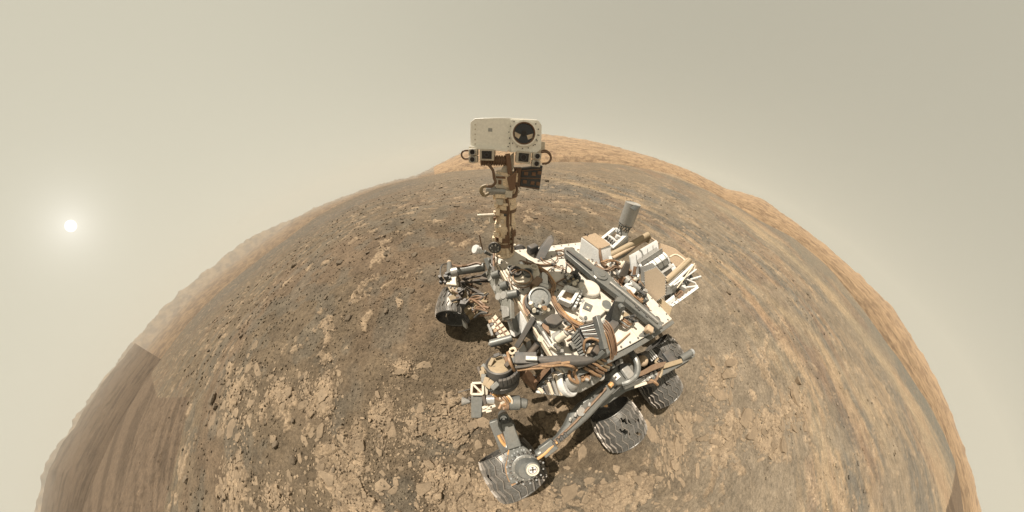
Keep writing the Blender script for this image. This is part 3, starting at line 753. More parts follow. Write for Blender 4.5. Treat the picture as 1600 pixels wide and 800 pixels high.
pts = [LC + HN * 0.004 + (HS * math.cos(t) + Vector((0, 0, math.sin(t)))) * 0.094 for t in [2 * math.pi * k / 16 for k in range(16)]]
bolts(head, [p for p in pts if p.z < (0.645,-0.663,2.227)[2]], HN, 0.004, 0.004)
bolts(head, [(0.861,-0.732,2.193), (0.861,-0.732,2.165), (0.861,-0.732,2.133), (0.862,-0.732,2.1), (0.862,-0.732,2.072)], HN, 0.005, 0.004, cream)
bolts(head, [(0.498,-0.603,2.09), (0.494,-0.602,2.123), (0.493,-0.601,2.151), (0.65,-0.664,2.083), (0.652,-0.665,2.115), (0.657,-0.667,2.062)], HN, 0.004, 0.005)
B().prism([(0.782,-0.707,2.173), (0.759,-0.699,2.171), (0.758,-0.699,2.15), (0.782,-0.707,2.151)], HN * 0.002).build('name_plate', lgrey, head)
B().prism([(0.416,-0.673,2.121), (0.389,-0.665,2.121), (0.383,-0.663,2.05), (0.431,-0.678,2.034)], -HN * 0.12).build('side_box', cream, head, 0.004)
def camera_box(c, w, h, d, lens_r, name, m=cream, sq=True):
    c = V3(c); up_ = Vector((0, 0, 1))
    o = B().prism([c - HS * w / 2 - up_ * h / 2, c + HS * w / 2 - up_ * h / 2, c + HS * w / 2 + up_ * h / 2, c - HS * w / 2 + up_ * h / 2], -HN * d).build(name, m, head, 0.004)
    k = 0.40 if sq else 0
    if sq:
        B().prism([c + HN * 0.0015 + HS * a_ * w * k * 0.85 + up_ * b_ * h * k * 0.85 for a_, b_ in ((-1, -1), (1, -1), (1, 1), (-1, 1))], HN * 0.003).build('lens_hood', black, o)
    B().lathe(c + HN * 0.003, HN, [(0, lens_r), (0.006, lens_r), (0.006, lens_r * 0.75), (0.002, lens_r * 0.7)], 20, False).build('lens_barrel', dgrey, o)
    B().cyl(c + HN * 0.004, c + HN * 0.0055, lens_r * 0.72, n=20).build('lens', glass, o)
    return o
camera_box((0.796,-0.669,2.004), 0.092, 0.072, 0.14, 0.014, 'mast_camera')
camera_box((0.571,-0.597,2.002), 0.095, 0.078, 0.14, 0.022, 'mast_camera')
for c in ((0.884,-0.687,2.021), (0.885,-0.687,1.975), (0.493,-0.561,2.019), (0.492,-0.561,1.972)):
    o = B().box(V3(c) - HN * 0.03, 0.056, 0.06, 0.044, rz=-0.31).build('navigation_camera', cream, head, 0.006)
    B().lathe(V3(c) - HN * 0.003, HN, [(0, 0.0205), (0.014, 0.0195), (0.014, 0.0155), (0.004, 0.014)], 20, False).build('lens_barrel', lgrey, o)
    B().cyl(V3(c) + HN * 0.002, V3(c) + HN * 0.005, 0.0145, n=20).build('lens', glass, o)
B().tube([(0.907,-0.726,2.031), (0.94,-0.726,2.028), (0.953,-0.73,2.004), (0.938,-0.725,1.979), (0.905,-0.725,1.978)], 0.006, 8).build('head_cable', copperd, head)
B().tube([(0.459,-0.582,2.046), (0.424,-0.561,2.052), (0.395,-0.551,2.023), (0.406,-0.555,1.987), (0.441,-0.576,1.973)], 0.007, 8).build('head_cable', copperd, head)
B().tube([(0.447,-0.599,2.055), (0.429,-0.573,2.063), (0.402,-0.554,2.042), (0.396,-0.552,2.006), (0.419,-0.569,1.971)], 0.005, 8).build('head_cable', brown, head)
# neck
neck = B().prism([(0.709,-0.704,1.869), (0.643,-0.683,1.991), (0.612,-0.673,2.027), (0.605,-0.671,1.925), (0.626,-0.678,1.865)], -HN * 0.06).build('neck_bracket', cream, rover, 0.004)
B().prism([(0.727,-0.689,1.872), (0.629,-0.657,1.869), (0.64,-0.661,1.776), (0.725,-0.688,1.776)], -HN * 0.10).build('neck_box', cream, neck, 0.005)
B().prism([(0.727,-0.686,1.863), (0.663,-0.665,1.863), (0.663,-0.665,1.847), (0.727,-0.686,1.848)], HN * 0.002).build('neck_strap', brown, neck)
B().prism([(0.66,-0.646,1.857), (0.604,-0.629,1.905), (0.597,-0.626,1.922), (0.599,-0.627,1.785), (0.632,-0.638,1.759)], -HN * 0.06).build('elevation_drive', brown, neck, 0.004)
B().bar((0.661,-0.658,2.017), (0.637,-0.65,1.883), 0.02, 0.03).build('neck_post', brown, neck, 0.003)
b = B()
for k in range(11): b.ring(mid((0.817,-0.739,1.963), (0.654,-0.687,1.969), k / 10.0), HS, 0.030, 0.0065, 14, 6)
b.cyl((0.821,-0.74,1.962), (0.65,-0.685,1.969), 0.028, n=14)
b.build('cable_wrap', copperd, neck)
B().tube([(0.786,-0.687,1.945), (0.755,-0.667,1.906), (0.746,-0.664,1.854), (0.737,-0.661,1.824), (0.762,-0.669,1.796), (0.801,-0.681,1.794)], 0.010, 8).build('neck_cable', copperd, neck)
B().tube([(0.797,-0.68,1.799), (0.829,-0.68,1.787), (0.834,-0.681,1.755), (0.811,-0.684,1.729), (0.778,-0.684,1.742)], 0.013, 8).build('neck_cable', olive, neck)
B().cyl((0.786,-0.741,1.751), (0.639,-0.693,1.749), 0.034, n=20).build('azimuth_drive', lgrey, neck, 0.003)
B().box((0.634,-0.66,1.743), 0.05, 0.06, 0.05, rz=-0.31).build('drive_box', cream, neck, 0.004)
B().tube([(0.583,-0.665,1.822), (0.574,-0.652,1.773), (0.588,-0.656,1.728), (0.625,-0.668,1.721)], 0.009, 8).build('neck_cable', copperd, neck)
rad = B().prism([(0.541,-0.682,1.921), (0.398,-0.636,1.955), (0.394,-0.635,1.774), (0.542,-0.682,1.785)], -HN * 0.07).build('radiator_box', dgrey, neck, 0.003)
for p in ((0.508,-0.668,1.888), (0.454,-0.651,1.889), (0.415,-0.638,1.903), (0.511,-0.669,1.827), (0.454,-0.651,1.823), (0.412,-0.638,1.822)):
    B().box(p, 0.030, 0.006, 0.026, rz=-0.31).build('radiator_pad', brown, rad, 0.002)
for a_, b_ in (((0.546,-0.678,1.903), (0.406,-0.634,1.932)), ((0.546,-0.678,1.853), (0.4,-0.632,1.862)), ((0.545,-0.678,1.791), (0.398,-0.631,1.785))):
    B().bar(a_, b_, 0.006, 0.006).build('radiator_rib', copperd, rad)
B().prism([(0.601,-0.68,1.924), (0.55,-0.664,1.928), (0.549,-0.664,1.78), (0.578,-0.673,1.797)], -HN * 0.05).build('neck_web', copperd, neck, 0.003)

for k in range(2):
    B().tube([V3(p) + HS * 0.012 * k + HN * 0.008 * (k % 2) for p in ((0.607,-0.683,1.21), (0.625,-0.658,1.394), (0.638,-0.656,1.519), (0.638,-0.657,1.629), (0.655,-0.667,1.712))], 0.007, 7).build('mast_cable', (copperd, brown, black, copperd)[k], mast)
for p, sx, sz, mt in (((0.72,-0.699,1.644), .03, .03, mastm), ((0.645,-0.675,1.568), .03, .02, dgrey), ((0.716,-0.687,1.382), .05, .04, mastm), ((0.629,-0.659,1.361), .03, .04, brown), ((0.685,-0.666,1.337), .03, .05, mastm), ((0.735,-0.703,1.32), .03, .06, mastm), ((0.564,-0.659,1.392), .035, .05, brown), ((0.687,-0.678,1.72), .09, .03, mastm), ((0.729,-0.702,1.529), .02, .03, brown)):
    B().box(p, sx, .04, sz, rz=-.31).build('mast_fitting', mt, mast, .004)

for z_, r_, m_ in ((1.235, .098, brown), (1.575, .090, copperd), (1.70, .088, brown), (1.86, .092, mastm)):
    B().lathe((MX, MY, z_), (0, 0, 1), [(0, r_ - .006), (.004, r_), (.026, r_), (.03, r_ - .006)], 26).build('mast_joint', m_, mast)
rm_ = random.Random(31)
for k in range(16):
    t_ = rm_.uniform(-.6, 2.8); z_ = rm_.uniform(1.18, 1.85); p = Vector((MX + .088 * math.cos(t_), MY + .088 * math.sin(t_), z_))
    B().box(p, rm_.uniform(.02, .05), rm_.uniform(.02, .04), rm_.uniform(.02, .06), rz=t_).build('mast_fitting', rm_.choice((mastm, brown, olive, mastm, cream, dgrey)), mast, .004)

# white canister and stick beside the mast base
s0_, s1_ = V3((0.924,-0.669,1.269)), V3((0.83,-0.702,1.198))
B().lathe(s0_, s1_ - s0_, [(0, 0.036), (0.012, 0.042), (0.03, 0.042), (0.034, 0.030), (0.08, 0.032)], 22).build('sun_sensor', white, rover)
B().tube([(0.85,-0.677,1.243), (0.861,-0.681,1.327), (0.867,-0.683,1.399)], 0.007, 8, r1=0.005).build('sensor_stalk', copperd, rover)
B().bar((0.83,-0.702,1.198), (0.741,-0.716,1.113), 0.03, 0.03).build('sensor_bracket', grey, rover, 0.004)

# ------------------------------------------------------------------ dark plate and coils right of the mast
b = B(); b.prism([(0.285,-0.5,1.12), (0.12,-0.626,1.266), (0.13,-0.667,1.281), (0.17,-0.67,1.26), (0.349,-0.587,1.12)], (-0.03, -0.05, 0)); b.build('sample_shield', dgrey, rover, 0.004)
b = B().ring((0.42,-0.792,1.08), (0.3, 1, 0.1), 0.050, 0.018, 24, 8); b.cyl((0.44,-0.751,1.114), (0.4,-0.814,1.051), 0.045, n=20)
b.build('cable_drum', dgrey, rover)
B().box((0.47,-0.846,1.077), 0.04, 0.03, 0.09, rz=-0.3).build('drum_bracket', cream, rover, 0.004)
B().tube([(0.5,-0.815,1.021), (0.48,-0.728,0.973), (0.505,-0.543,1.14), (0.429,-0.486,1.14), (0.312,-0.443,1.135), (0.202,-0.432,1.135)], 0.010, 8).build('deck_cable', copperd, deck)
B().box((0.337,-0.662,1.17), 0.11, 0.07, 0.09, rz=0.3).build('deck_box', dgrey, deck, 0.012)
B().tube([(0.105,-0.573,1.16), (0.051,-0.559,1.17), (0.009,-0.517,1.16), (0.106,-0.512,1.14)], 0.008, 8).build('deck_cable', copperd, deck)

# ------------------------------------------------------------------ deck fittings
def bundle(paths, rad, name, mat, par, z):
    for i in range(len(paths)):
        B().tube(paths[i], rad, 7, 6).build(name, mat, par)
main = [(0.404,-0.426,1.14), (0.359,-0.353,1.15), (0.347,-0.27,1.15), (0.359,-0.186,1.15), (0.417,-0.131,1.15), (0.431,-0.067,1.15), (0.432,0.008,1.15), (0.419,0.094,1.15), (0.387,0.154,1.15), (0.337,0.206,1.15)]
for k in range(9):
    rndk = random.Random(k); a_ = k * 2.4; q_ = 0.006 + 0.0022 * k
    B().tube([V3(p) + Vector((q_ * math.cos(a_) + rndk.uniform(-.006, .006), q_ * math.sin(a_) + rndk.uniform(-.006, .006), rndk.uniform(-.008, .008))) for p in main], 0.0048, 6, 5).build('cable_bundle', (copper, copperd, copper, brown, orange, copperd, copper, copper, brown)[k], deck)
side_run = [(0.367,-0.169,1.14), (0.428,-0.168,1.14), (0.499,-0.19,1.14), (0.576,-0.194,1.14), (0.626,-0.154,1.14), (0.654,-0.088,1.14), (0.652,-0.024,1.14)]
for k in range(4):
    B().tube([V3(p) + Vector((0.009 * k, 0.005 * k, 0.004 * (k % 2))) for p in side_run], 0.0045, 7, 6).build('cable_bundle', (copper, copperd, brown, copper)[k], deck)
B().tube([(0.342,-0.208,1.135), (0.246,-0.231,1.135), (0.148,-0.257,1.135), (0.063,-0.319,1.135), (0.069,-0.419,1.132)], 0.007, 7, 6).build('cable_bundle', copperd, deck)

# round sample inlets near the front
inlet_plate = B().prism([(0.696,-0.464,1.122), (0.54,-0.499,1.122), (0.389,-0.423,1.122), (0.416,-0.331,1.122), (0.528,-0.267,1.122), (0.654,-0.296,1.122)], (0, 0, 0.035)).build('inlet_housing', cream, deck, 0.008)
for c, r_, m_ in (((0.624,-0.402,1.157), 0.055, dgrey), ((0.527,-0.36,1.157), 0.045, grey), ((0.446,-0.403,1.157), 0.032, cream), ((0.654,-0.45,1.157), 0.025, grey)):
    B().lathe(c, (0, 0, 1), [(0, r_), (0.03, r_), (0.032, r_ * 0.8), (0.008, r_ * 0.72), (0.008, 0.001)], 26, False).build('inlet', m_, inlet_plate)
B().ring((0.603,-0.324,1.17), (0, 0, 1), 0.10, 0.006, 30, 6).build('inlet_cable', copperd, inlet_plate)
B().ring((0.594,-0.322,1.185), (0.1, 0, 1), 0.075, 0.005, 30, 6).build('inlet_cable', copper, inlet_plate)
B().box((0.498,-0.244,1.155), 0.10, 0.06, 0.07, rz=0.6).build('deck_unit', copperd, deck, 0.006)
B().box((0.398,-0.279,1.14), 0.05, 0.13, 0.035, rz=-0.5).build('deck_unit', white, deck, 0.004)
B().box((0.472,-0.213,1.15), 0.03, 0.12, 0.05, rz=0.9).build('deck_unit', white, deck, 0.004)
B().cyl((0.521,-0.219,1.12), (0.559,-0.165,1.21), 0.022, n=14).build('deck_post', olive, deck)
# second inlet with hinged cover
B().lathe((0.578,-0.088,1.12), (0, 0, 1), [(0, 0.085), (0.04, 0.082), (0.05, 0.07), (0.03, 0.055)], 28).build('inlet', dgrey, deck)
lid = B().lathe((0.56,-0.086,1.2), (0.25, 0.15, 1), [(0, 0.075), (0.022, 0.078), (0.024, 0.066), (0.012, 0.060), (0.012, 0.001)], 28, False).build('inlet_cover', grey, deck)
B().bar((0.552,-0.068,1.19), (0.518,-0.004,1.17), 0.05, 0.03).build('cover_hinge', grey, lid, 0.006)
rndd = random.Random(3)
for k in range(14):
    u = rndd.uniform(0, 1); w_ = rndd.uniform(0, 1)
    p = mid(mid((0.63,-0.062,1.17), (0.592,0.022,1.17), u), mid((0.587,-0.079,1.19), (0.538,0.026,1.18), u), w_)
    B().cyl(p, p + Vector((rndd.uniform(-.03, .03), rndd.uniform(-.03, .03), rndd.uniform(.02, .05))), rndd.uniform(.008, .016), n=8).build('inlet_fitting', rndd.choice((lgrey, copper, grey, cream)), deck)
# dark grey angular box in front of it
B().prism([(0.589,0.058,1.18), (0.531,0.045,1.19), (0.485,0.061,1.19), (0.47,0.112,1.18), (0.534,0.126,1.18), (0.584,0.093,1.18)], (0, 0, -0.05), 1.1).build('deck_unit', dgrey, deck, 0.006)
# square white tray
tp = [(0.422,-0.043,1.18), (0.302,-0.116,1.18), (0.226,-0.05,1.18), (0.358,0.026,1.18)]
tray = B()
for i in range(4): tray.bar(tp[i], tp[(i + 1) % 4], 0.026, 0.055)
tray = tray.build('sample_tray', white, deck, 0.004)
B().prism(inset(tp, 0.9, ZD + 0.025), (0, 0, 0.01)).build('tray_floor', tan, tray)
b = B()
for i in range(7): b.box(mid((0.338,0.055,1.17), (0.161,-0.063,1.17), i / 6.0), 0.022, 0.018, 0.05, rz=0.5)
b.bar((0.324,0.047,1.14), (0.122,-0.081,1.14), 0.028, 0.03)
b.build('tray_rack', white, tray, 0.003)
# big white covers
def ellipse_pts(c, ax, ay, n=28): return [V3(c) + V3(ax) * math.cos(2 * math.pi * k / n) + V3(ay) * math.sin(2 * math.pi * k / n) for k in range(n)]
cvc = V3((0.095,-0.049,1.15))
B().prism(ellipse_pts(cvc, V3((0.038,0.035,1.15)) - cvc, V3((0.183,-0.005,1.15)) - cvc), (0, 0, 0.04), 0.9).build('oval_cover', deckw, deck, 0.01)
pan = B().prism([(0.241,0.007,1.124), (0.156,-0.021,1.124), (0.049,0.067,1.124), (0.026,0.143,1.124), (0.092,0.179,1.124), (0.22,0.2,1.124), (0.293,0.185,1.124), (0.319,0.12,1.124)], (0, 0, 0.03), 0.96).build('access_cover', deckw, deck, 0.008)
B().prism([(0.267,0.079,1.156), (0.21,0.041,1.156), (0.171,0.093,1.156), (0.225,0.125,1.156)], (0, 0, 0.006)).build('name_plate', grey, pan, 0.001)
B().prism([(0.238,0.086,1.163), (0.225,0.079,1.163), (0.213,0.096,1.163), (0.225,0.103,1.163)], (0, 0, 0.0015)).build('plate_mark', quilt, pan)
B().cyl((0.286,0.148,1.15), (0.295,0.151,1.162), 0.012, n=12).build('cover_latch', grey, pan)
B().ring((0.055,0.136,1.16), (0.2, 0.1, 1), 0.045, 0.012, 24, 8).build('lift_ring', cream, deck)
B().cyl((0.028,0.133,1.13), (0.066,0.139,1.17), 0.04, n=20).build('lift_ring_post', grey, deck)
# clutter near the bar centre
for k in range(16):
    u, w_ = rndd.uniform(0, 1), rndd.uniform(0, 1)
    p = mid(mid((0.252,-0.205,1.14), (0.172,-0.12,1.14), u), mid((0.137,-0.265,1.14), (0.028,-0.166,1.14), u), w_)
    q = p + Vector((rndd.uniform(-.04, .04), rndd.uniform(-.04, .04), rndd.uniform(.01, .06)))
    B().cyl(p, q, rndd.uniform(.008, .02), n=8).build('deck_fitting', rndd.choice((grey, lgrey, olive, cream, dgrey)), deck)

# differential bar across the deck
ZB = ZD + 0.085
b = B()
dl = [(0.005,-0.57,1.205), (-0.078,-0.551,1.205), (-0.135,-0.233,1.205), (-0.202,-0.131,1.205), (-0.19,0.001,1.205), (-0.308,0.522,1.205), (-0.203,0.529,1.205), (-0.039,-0.006,1.205), (0.002,-0.136,1.205), (0.059,-0.472,1.205)]
dbar = b.prism(dl, (0, 0, -0.05)).build('differential_bar', grey, rover, 0.006)
B().lathe(V3((-0.096,-0.121,1.205)), (0, 0, 1), [(-0.06, 0.075), (0.0, 0.075), (0.012, 0.07), (0.014, 0.045), (0.02, 0.04)], 30).build('bar_pivot', grey, dbar)
B().prism([(-0.003,-0.125,1.207), (-0.046,-0.143,1.207), (-0.054,-0.116,1.207), (-0.005,-0.092,1.207)], (0, 0, 0.004)).build('bar_label', white, dbar)
B().bar((0.025,-0.502,1.217), (-0.038,-0.195,1.217), 0.022, 0.02).build('bar_rib', dgrey, dbar, 0.003)
B().bar((-0.105,-0.01,1.217), (-0.233,0.483,1.217), 0.022, 0.02).build('bar_rib', lgrey, dbar, 0.003)
bolts(dbar, [(-0.16,0.282,1.205), (-0.164,0.31,1.205), (-0.186,0.387,1.205), (-0.138,0.126,1.205), (-0.027,-0.358,1.205)], (0, 0, 1), 0.012, 0.008)
for p in ((-0.112,-0.562,1.12), (-0.337,0.469,1.12)): B().cyl(p, V3(p) + Vector((0, 0, 0.05)), 0.03, n=14).build('bar_stop', dgrey, dbar)
# link rod at the left end, down to the rocker
b = B(); b.cyl((-0.263,0.524,1.205), (-0.194,0.498,1.105), 0.022, n=14); b.box((-0.155,0.493,1.145), 0.07, 0.05, 0.06, rz=-0.3)
b.build('link_rod', grey, rover, 0.004)
B().box((-0.142,0.478,1.175), 0.06, 0.06, 0.05, rz=0.4).build('link_joint', tan, rover, 0.01)
B().cyl((-0.164,0.494,1.115), (-0.058,0.468,1.095), 0.024, n=14).build('link_rod', grey, rover)

# tall grey fin box
fin = B().prism([(0.101,0.264,1.12), (0.127,0.18,1.32), (0.063,0.218,1.32), (0.066,0.316,1.12)], (-0.05, -0.02, 0)).build('antenna_fin', grey, rover, 0.004)
B().prism([(0.121,0.213,1.12), (0.128,0.174,1.32), (0.127,0.18,1.32), (0.101,0.264,1.12)], (-0.05, -0.02, 0)).build('fin_side', dgrey, fin, 0.003)
B().cyl((0.083,0.219,1.29), V3((0.083,0.219,1.29)) + Vector((0.02, 0.03, 0.015)), 0.020, n=18).build('fin_boss', grey, fin, 0.002)
B().box((0.111,0.288,1.14), 0.12, 0.06, 0.05, rz=0.2).build('fin_foot', dgrey, fin, 0.006)
# pipes beside it
for k in range(5):
    B().tube([V3(p) + Vector((-0.022 * k, 0.0, 0)) for p in ((0.053,0.292,1.15), (0.058,0.324,1.17), (0.019,0.361,1.15), (-0.025,0.354,1.15))], 0.007, 7, 5).build('deck_pipe', (copperd, chrome, copper, brown, lgrey)[k], deck)
b = B()
for p in ((-0.025,0.292,1.15), (-0.046,0.321,1.15), (-0.067,0.35,1.15), (-0.088,0.309,1.15)): b.cyl(p, V3(p) + Vector((0.0, 0.02, 0.05)), 0.011, n=8)
b.build('deck_valves', dgrey, deck)
B().box((0.219,0.35,1.13), 0.10, 0.06, 0.03, rz=-0.15).build('deck_unit', white, deck, 0.004)

# ------------------------------------------------------------------ rear: box, UHF antenna, power source, dish
zb0, zb1 = 0.98, 1.36
wb = [(-0.18,-0.491,1.078), (-0.31,-0.26,1.087), (-0.33,-0.394,1.236), (-0.2,-0.578,1.297)]
wbox = B().prism(wb, (-0.27, -0.04, 0.0)).build('electronics_box', white, rover, 0.008)
B().prism([V3(wb[3]) + Vector((-0.01, 0, 0.004)), V3(wb[2]) + Vector((-0.01, -0.005, 0.004)), V3(wb[2]) + Vector((-0.27, -0.04, 0.004)), V3(wb[3]) + Vector((-0.27, -0.04, 0.004))], (0, 0, 0.004)).build('dusty_lid', tan, wbox)
B().tube([(-0.3,-0.599,1.254), (-0.3,-0.604,1.304), (-0.3,-0.584,1.308)], 0.008, 6).build('lid_handle', black, wbox)
B().tube([(-0.36,-0.408,1.247), (-0.33,-0.34,1.199), (-0.33,-0.269,1.15), (-0.35,-0.205,1.146)], 0.016, 7).build('box_cable', copperd, wbox)

ub = V3((-1,-0.579,1.435)); ut = V3((-0.98,-0.597,1.718)); ua = (ut - ub).normalized()
uhf = B().lathe(ub, ua, [(0, 0.096), (0.004, 0.1), ((ut - ub).length, 0.1), ((ut - ub).length + 0.002, 0.094), ((ut - ub).length - 0.006, 0.090), ((ut - ub).length - 0.006, 0.001)], 36, False).build('helix_antenna', lgrey, rover)
tag(uhf, 'grey cylindrical antenna standing on the rear corner')
B().prism([(-0.89,-0.573,1.668), (-0.89,-0.494,1.664), (-0.89,-0.466,1.736), (-0.89,-0.525,1.725)], (0.005, 0.01, 0)).build('antenna_patch', grey, uhf)
b = B(); uq = ub - ua * 0.17
for k in range(6):
    t = k * math.pi / 3; _, x_, y_ = frame(ua); t2 = t + 0.9
    b.cyl(ub + (x_ * math.cos(t) + y_ * math.sin(t)) * 0.085, uq + (x_ * math.cos(t2) + y_ * math.sin(t2)) * 0.075, 0.007, n=8)
    b.cyl(ub + (x_ * math.cos(t2) + y_ * math.sin(t2)) * 0.085, uq + (x_ * math.cos(t) + y_ * math.sin(t)) * 0.075, 0.007, n=8)
b.ring(ub - ua * 0.02, ua, 0.088, 0.01, 24, 6)
b.build('antenna_truss', grey, uhf)
fr = [(-0.85,-0.719,1.099), (-0.98,-0.679,1.286), (-0.98,-0.485,1.314), (-0.85,-0.511,1.091)]
base = B()
for i in range(4): base.bar(fr[i], fr[(i + 1) % 4], 0.05, 0.05)
base.bar(mid(fr[0], fr[1], .38), mid(fr[3], fr[2], .38), 0.04, 0.05); base.prism([V3(p) - Vector((0, 0, .03)) for p in (fr[0], mid(fr[0], fr[1], .38), mid(fr[3], fr[2], .38), fr[3])], (0, 0, 0.02))
base = base.build('antenna_base', white, uhf, 0.004)
b = B()
for i in range(4):
    for j in range(2): p = mid(mid(fr[0], fr[3], (i + .7) / 4.6), mid(fr[1], fr[2], (i + .7) / 4.6), 0.12 + 0.13 * j); b.cyl(V3(p) + Vector((0, 0, .01)), V3(p) + Vector((0.004, 0.002, .034)), 0.012, n=10)
b.build('base_holes', black, uhf)
B().cyl((-0.93,-0.556,1.221), (-0.93,-0.557,1.262), 0.04, n=16).build('base_fitting', white, uhf)
B().prism([(-0.85,-0.511,1.091), (-0.98,-0.485,1.314), (-0.98,-0.419,1.171), (-0.85,-0.419,1.005)], (-0.03, 0.02, 0)).build('base_side', lgrey, uhf, 0.004)

# radioisotope power source with heat exchanger panels
pw = [(-0.92,-0.065,0.908), (-1.22,0.021,1.213), (-1.22,-0.148,1.407), (-0.92,-0.252,1.117)]
rtg = B().prism(pw, (0.0, -0.035, 0.01)).build('heat_panel', white, rover, 0.003)
for i in range(1, 5):
    f_ = i / 5.0
    B().bar(V3(mid(pw[0], pw[1], f_)) + Vector((0.004, 0.006, 0)), V3(mid(pw[3], pw[2], f_)) + Vector((0.004, 0.006, 0)), 0.006, 0.006).build('panel_seam', lgrey, rtg)
for i in range(4):
    p = V3(mid(mid(pw[0], pw[1], (i + .5) / 5), mid(pw[3], pw[2], (i + .5) / 5), 0.18)); B().box(p + Vector((0.006, 0.01, 0)), 0.015, 0.015, 0.05, rz=.3).build('panel_clip', lgrey, rtg)
B().prism([(-0.8,-0.462,0.98), (-1,-0.418,1.091), (-1.22,-0.362,1.321), (-1.22,-0.324,1.261), (-1,-0.36,1.022), (-0.8,-0.388,0.926)], (-0.05, -0.05, -0.02)).build('heat_panel_side', lgrey, rtg, 0.003)
B().cyl((-0.72,-0.426,1.049), (-1.28,-0.326,1.392), 0.045, n=16).build('coolant_tube', olive, rtg, 0.002)
B().cyl((-0.7,-0.368,1.057), (-1.26,-0.315,1.338), 0.026, n=14).build('coolant_tube', tan, rtg, 0.002)
B().prism([(-1.3,-0.366,1.386), (-1.3,-0.284,1.398), (-1.28,-0.257,1.301), (-1.28,-0.338,1.287)], (0.03, 0.0, 0)).build('tube_end', olive, rtg, 0.003)
B().tube([(-1.3,-0.31,1.369), (-1.3,-0.226,1.375), (-1.25,-0.139,1.39)], 0.012, 8).build('tube_strut', tan, rtg)
# finned generator body
g0, g1 = V3((-0.98,-0.026,1.046)), V3((-1.22,0.05,1.302)); ga = (g1 - g0).normalized()
gen = B().lathe(g0, ga, [(0, 0.10), (0.01, 0.11), ((g1 - g0).length - .02, 0.11), ((g1 - g0).length, 0.095)], 26).build('generator', white, rtg)
for k in range(5):
    B().ring(g0.lerp(g1, (k + .5) / 5.0), ga, 0.110, 0.006, 28, 6).build('generator_band', lgrey, rtg)
_, gx, gy = frame(ga)
for k in range(8):
    t = 2 * math.pi * k / 8 + 0.3; d = gx * math.cos(t) + gy * math.sin(t)
    B().prism([g0 + ga * .02 + d * .105, g1 - ga * .02 + d * .105, g1 - ga * .02 + d * .18, g0 + ga * .02 + d * .18], ga.cross(d) * 0.006).build('generator_fin', lgrey, rtg)
B().prism([(-1.05,0.113,1.178), (-1.2,0.165,1.321), (-1.2,0.245,1.297), (-1.05,0.231,1.161)], (-0.02, 0, -0.03)).build('heat_panel', white, rtg, 0.003)
B().tube([(-1.2,0.086,1.346), (-1.3,0.118,1.393), (-1.3,0.226,1.41), (-1.25,0.285,1.402)], 0.012, 8).build('coolant_pipe', quilt, rtg)
B().prism([(-1.45,-0.154,1.353), (-1.45,0.044,1.414), (-1.4,0.296,1.415), (-1.35,0.249,1.257), (-1.4,0.019,1.249), (-1.4,-0.082,1.247)], (-0.02, -0.02, -0.02)).build('heat_panel_back', tan, rtg, 0.004)
B().cyl((-0.95,0.257,1.181), (-1.28,0.29,1.459), 0.030, n=14).build('coolant_tube', olive, rtg, 0.002)
B().cyl((-0.96,0.242,1.205), (-1.29,0.268,1.447), 0.022, n=14).build('coolant_tube', tan, rtg, 0.002)
for a_, b_, r_, m_ in (((-0.95,0.322,1.174), (-1.28,0.351,1.431), .018, white), ((-0.96,0.348,1.208), (-1.28,0.418,1.42), .010, white), ((-0.98,0.397,1.209), (-1.28,0.359,1.458), .008, quilt),
                       ((-1.12,0.35,1.285), (-1.2,0.508,1.316), .010, white), ((-1.1,0.356,1.298), (-1,0.368,1.223), .010, white), ((-1.2,0.508,1.316), (-1.2,0.559,1.294), .010, white),
                       ((-1.1,0.466,1.24), (-1.2,0.553,1.31), .011, white), ((-1.2,0.441,1.303), (-1.35,0.514,1.373), .012, white), ((-1.2,0.445,1.275), (-1.35,0.508,1.323), .008, lgrey), ((-1.25,0.424,1.364), (-1.3,0.379,1.44), .009, quilt)):
    B().cyl(a_, b_, r_, n=10).build('radiator_strut', m_, rtg)
B().prism([(-0.99,0.336,1.117), (-1.3,0.346,1.359), (-1.3,0.472,1.307), (-1.18,0.475,1.181), (-0.98,0.452,1.019)], (-0.03, -0.05, -0.05)).build('radiator_block', lgrey, rtg, 0.006)
for k in range(7): B().bar(mid((-0.98,0.341,1.127), (-1.28,0.355,1.342), k / 6.0), mid((-0.98,0.445,1.059), (-1.28,0.471,1.302), k / 6.0), 0.012, 0.03).build('radiator_fin', (grey, lgrey)[k % 2], rtg, .002)
b = B().bar((-0.86,0.482,0.982), (-1.2,0.564,1.299), 0.03, 0.045)
for k in range(9): p = mid((-0.86,0.475,1.01), (-1.18,0.547,1.279), k / 8.0); b.box(p, 0.035, 0.02, 0.03, rz=0.4)
b.build('radiator_rail', white, rtg, 0.003)
B().prism([(-0.88,0.462,0.992), (-0.98,0.484,1.094), (-0.98,0.443,1.116), (-0.88,0.43,1.025)], (-0.02, -0.02, 0)).build('heat_panel', white, rtg, 0.003)
B().prism([(-0.9,0.368,1.081), (-1,0.408,1.123), (-1.05,0.408,1.19), (-1.05,0.363,1.208), (-0.9,0.313,1.175)], (-0.06, -0.03, -0.03)).build('rail_block', lgrey, rtg, 0.004)
B().box((-1.12,0.426,1.211), 0.10, 0.07, 0.05, rz=0.5).build('rail_block', white, rtg, 0.006)
B().tube([(-1,0.443,1.118), (-1.05,0.449,1.168), (-1.05,0.479,1.179), (-1,0.489,1.124)], 0.018, 7).build('rail_cable', copperd, rtg)
B().box((-0.737,0.426,1), 0.26, 0.24, 0.10, rz=0.2).build('rear_tray', olive, rtg, 0.01)
B().ring((-0.508,0.367,1.08), (0, 0, 1), 0.08, 0.012, 24, 8).build('rear_coil', copperd, rtg)

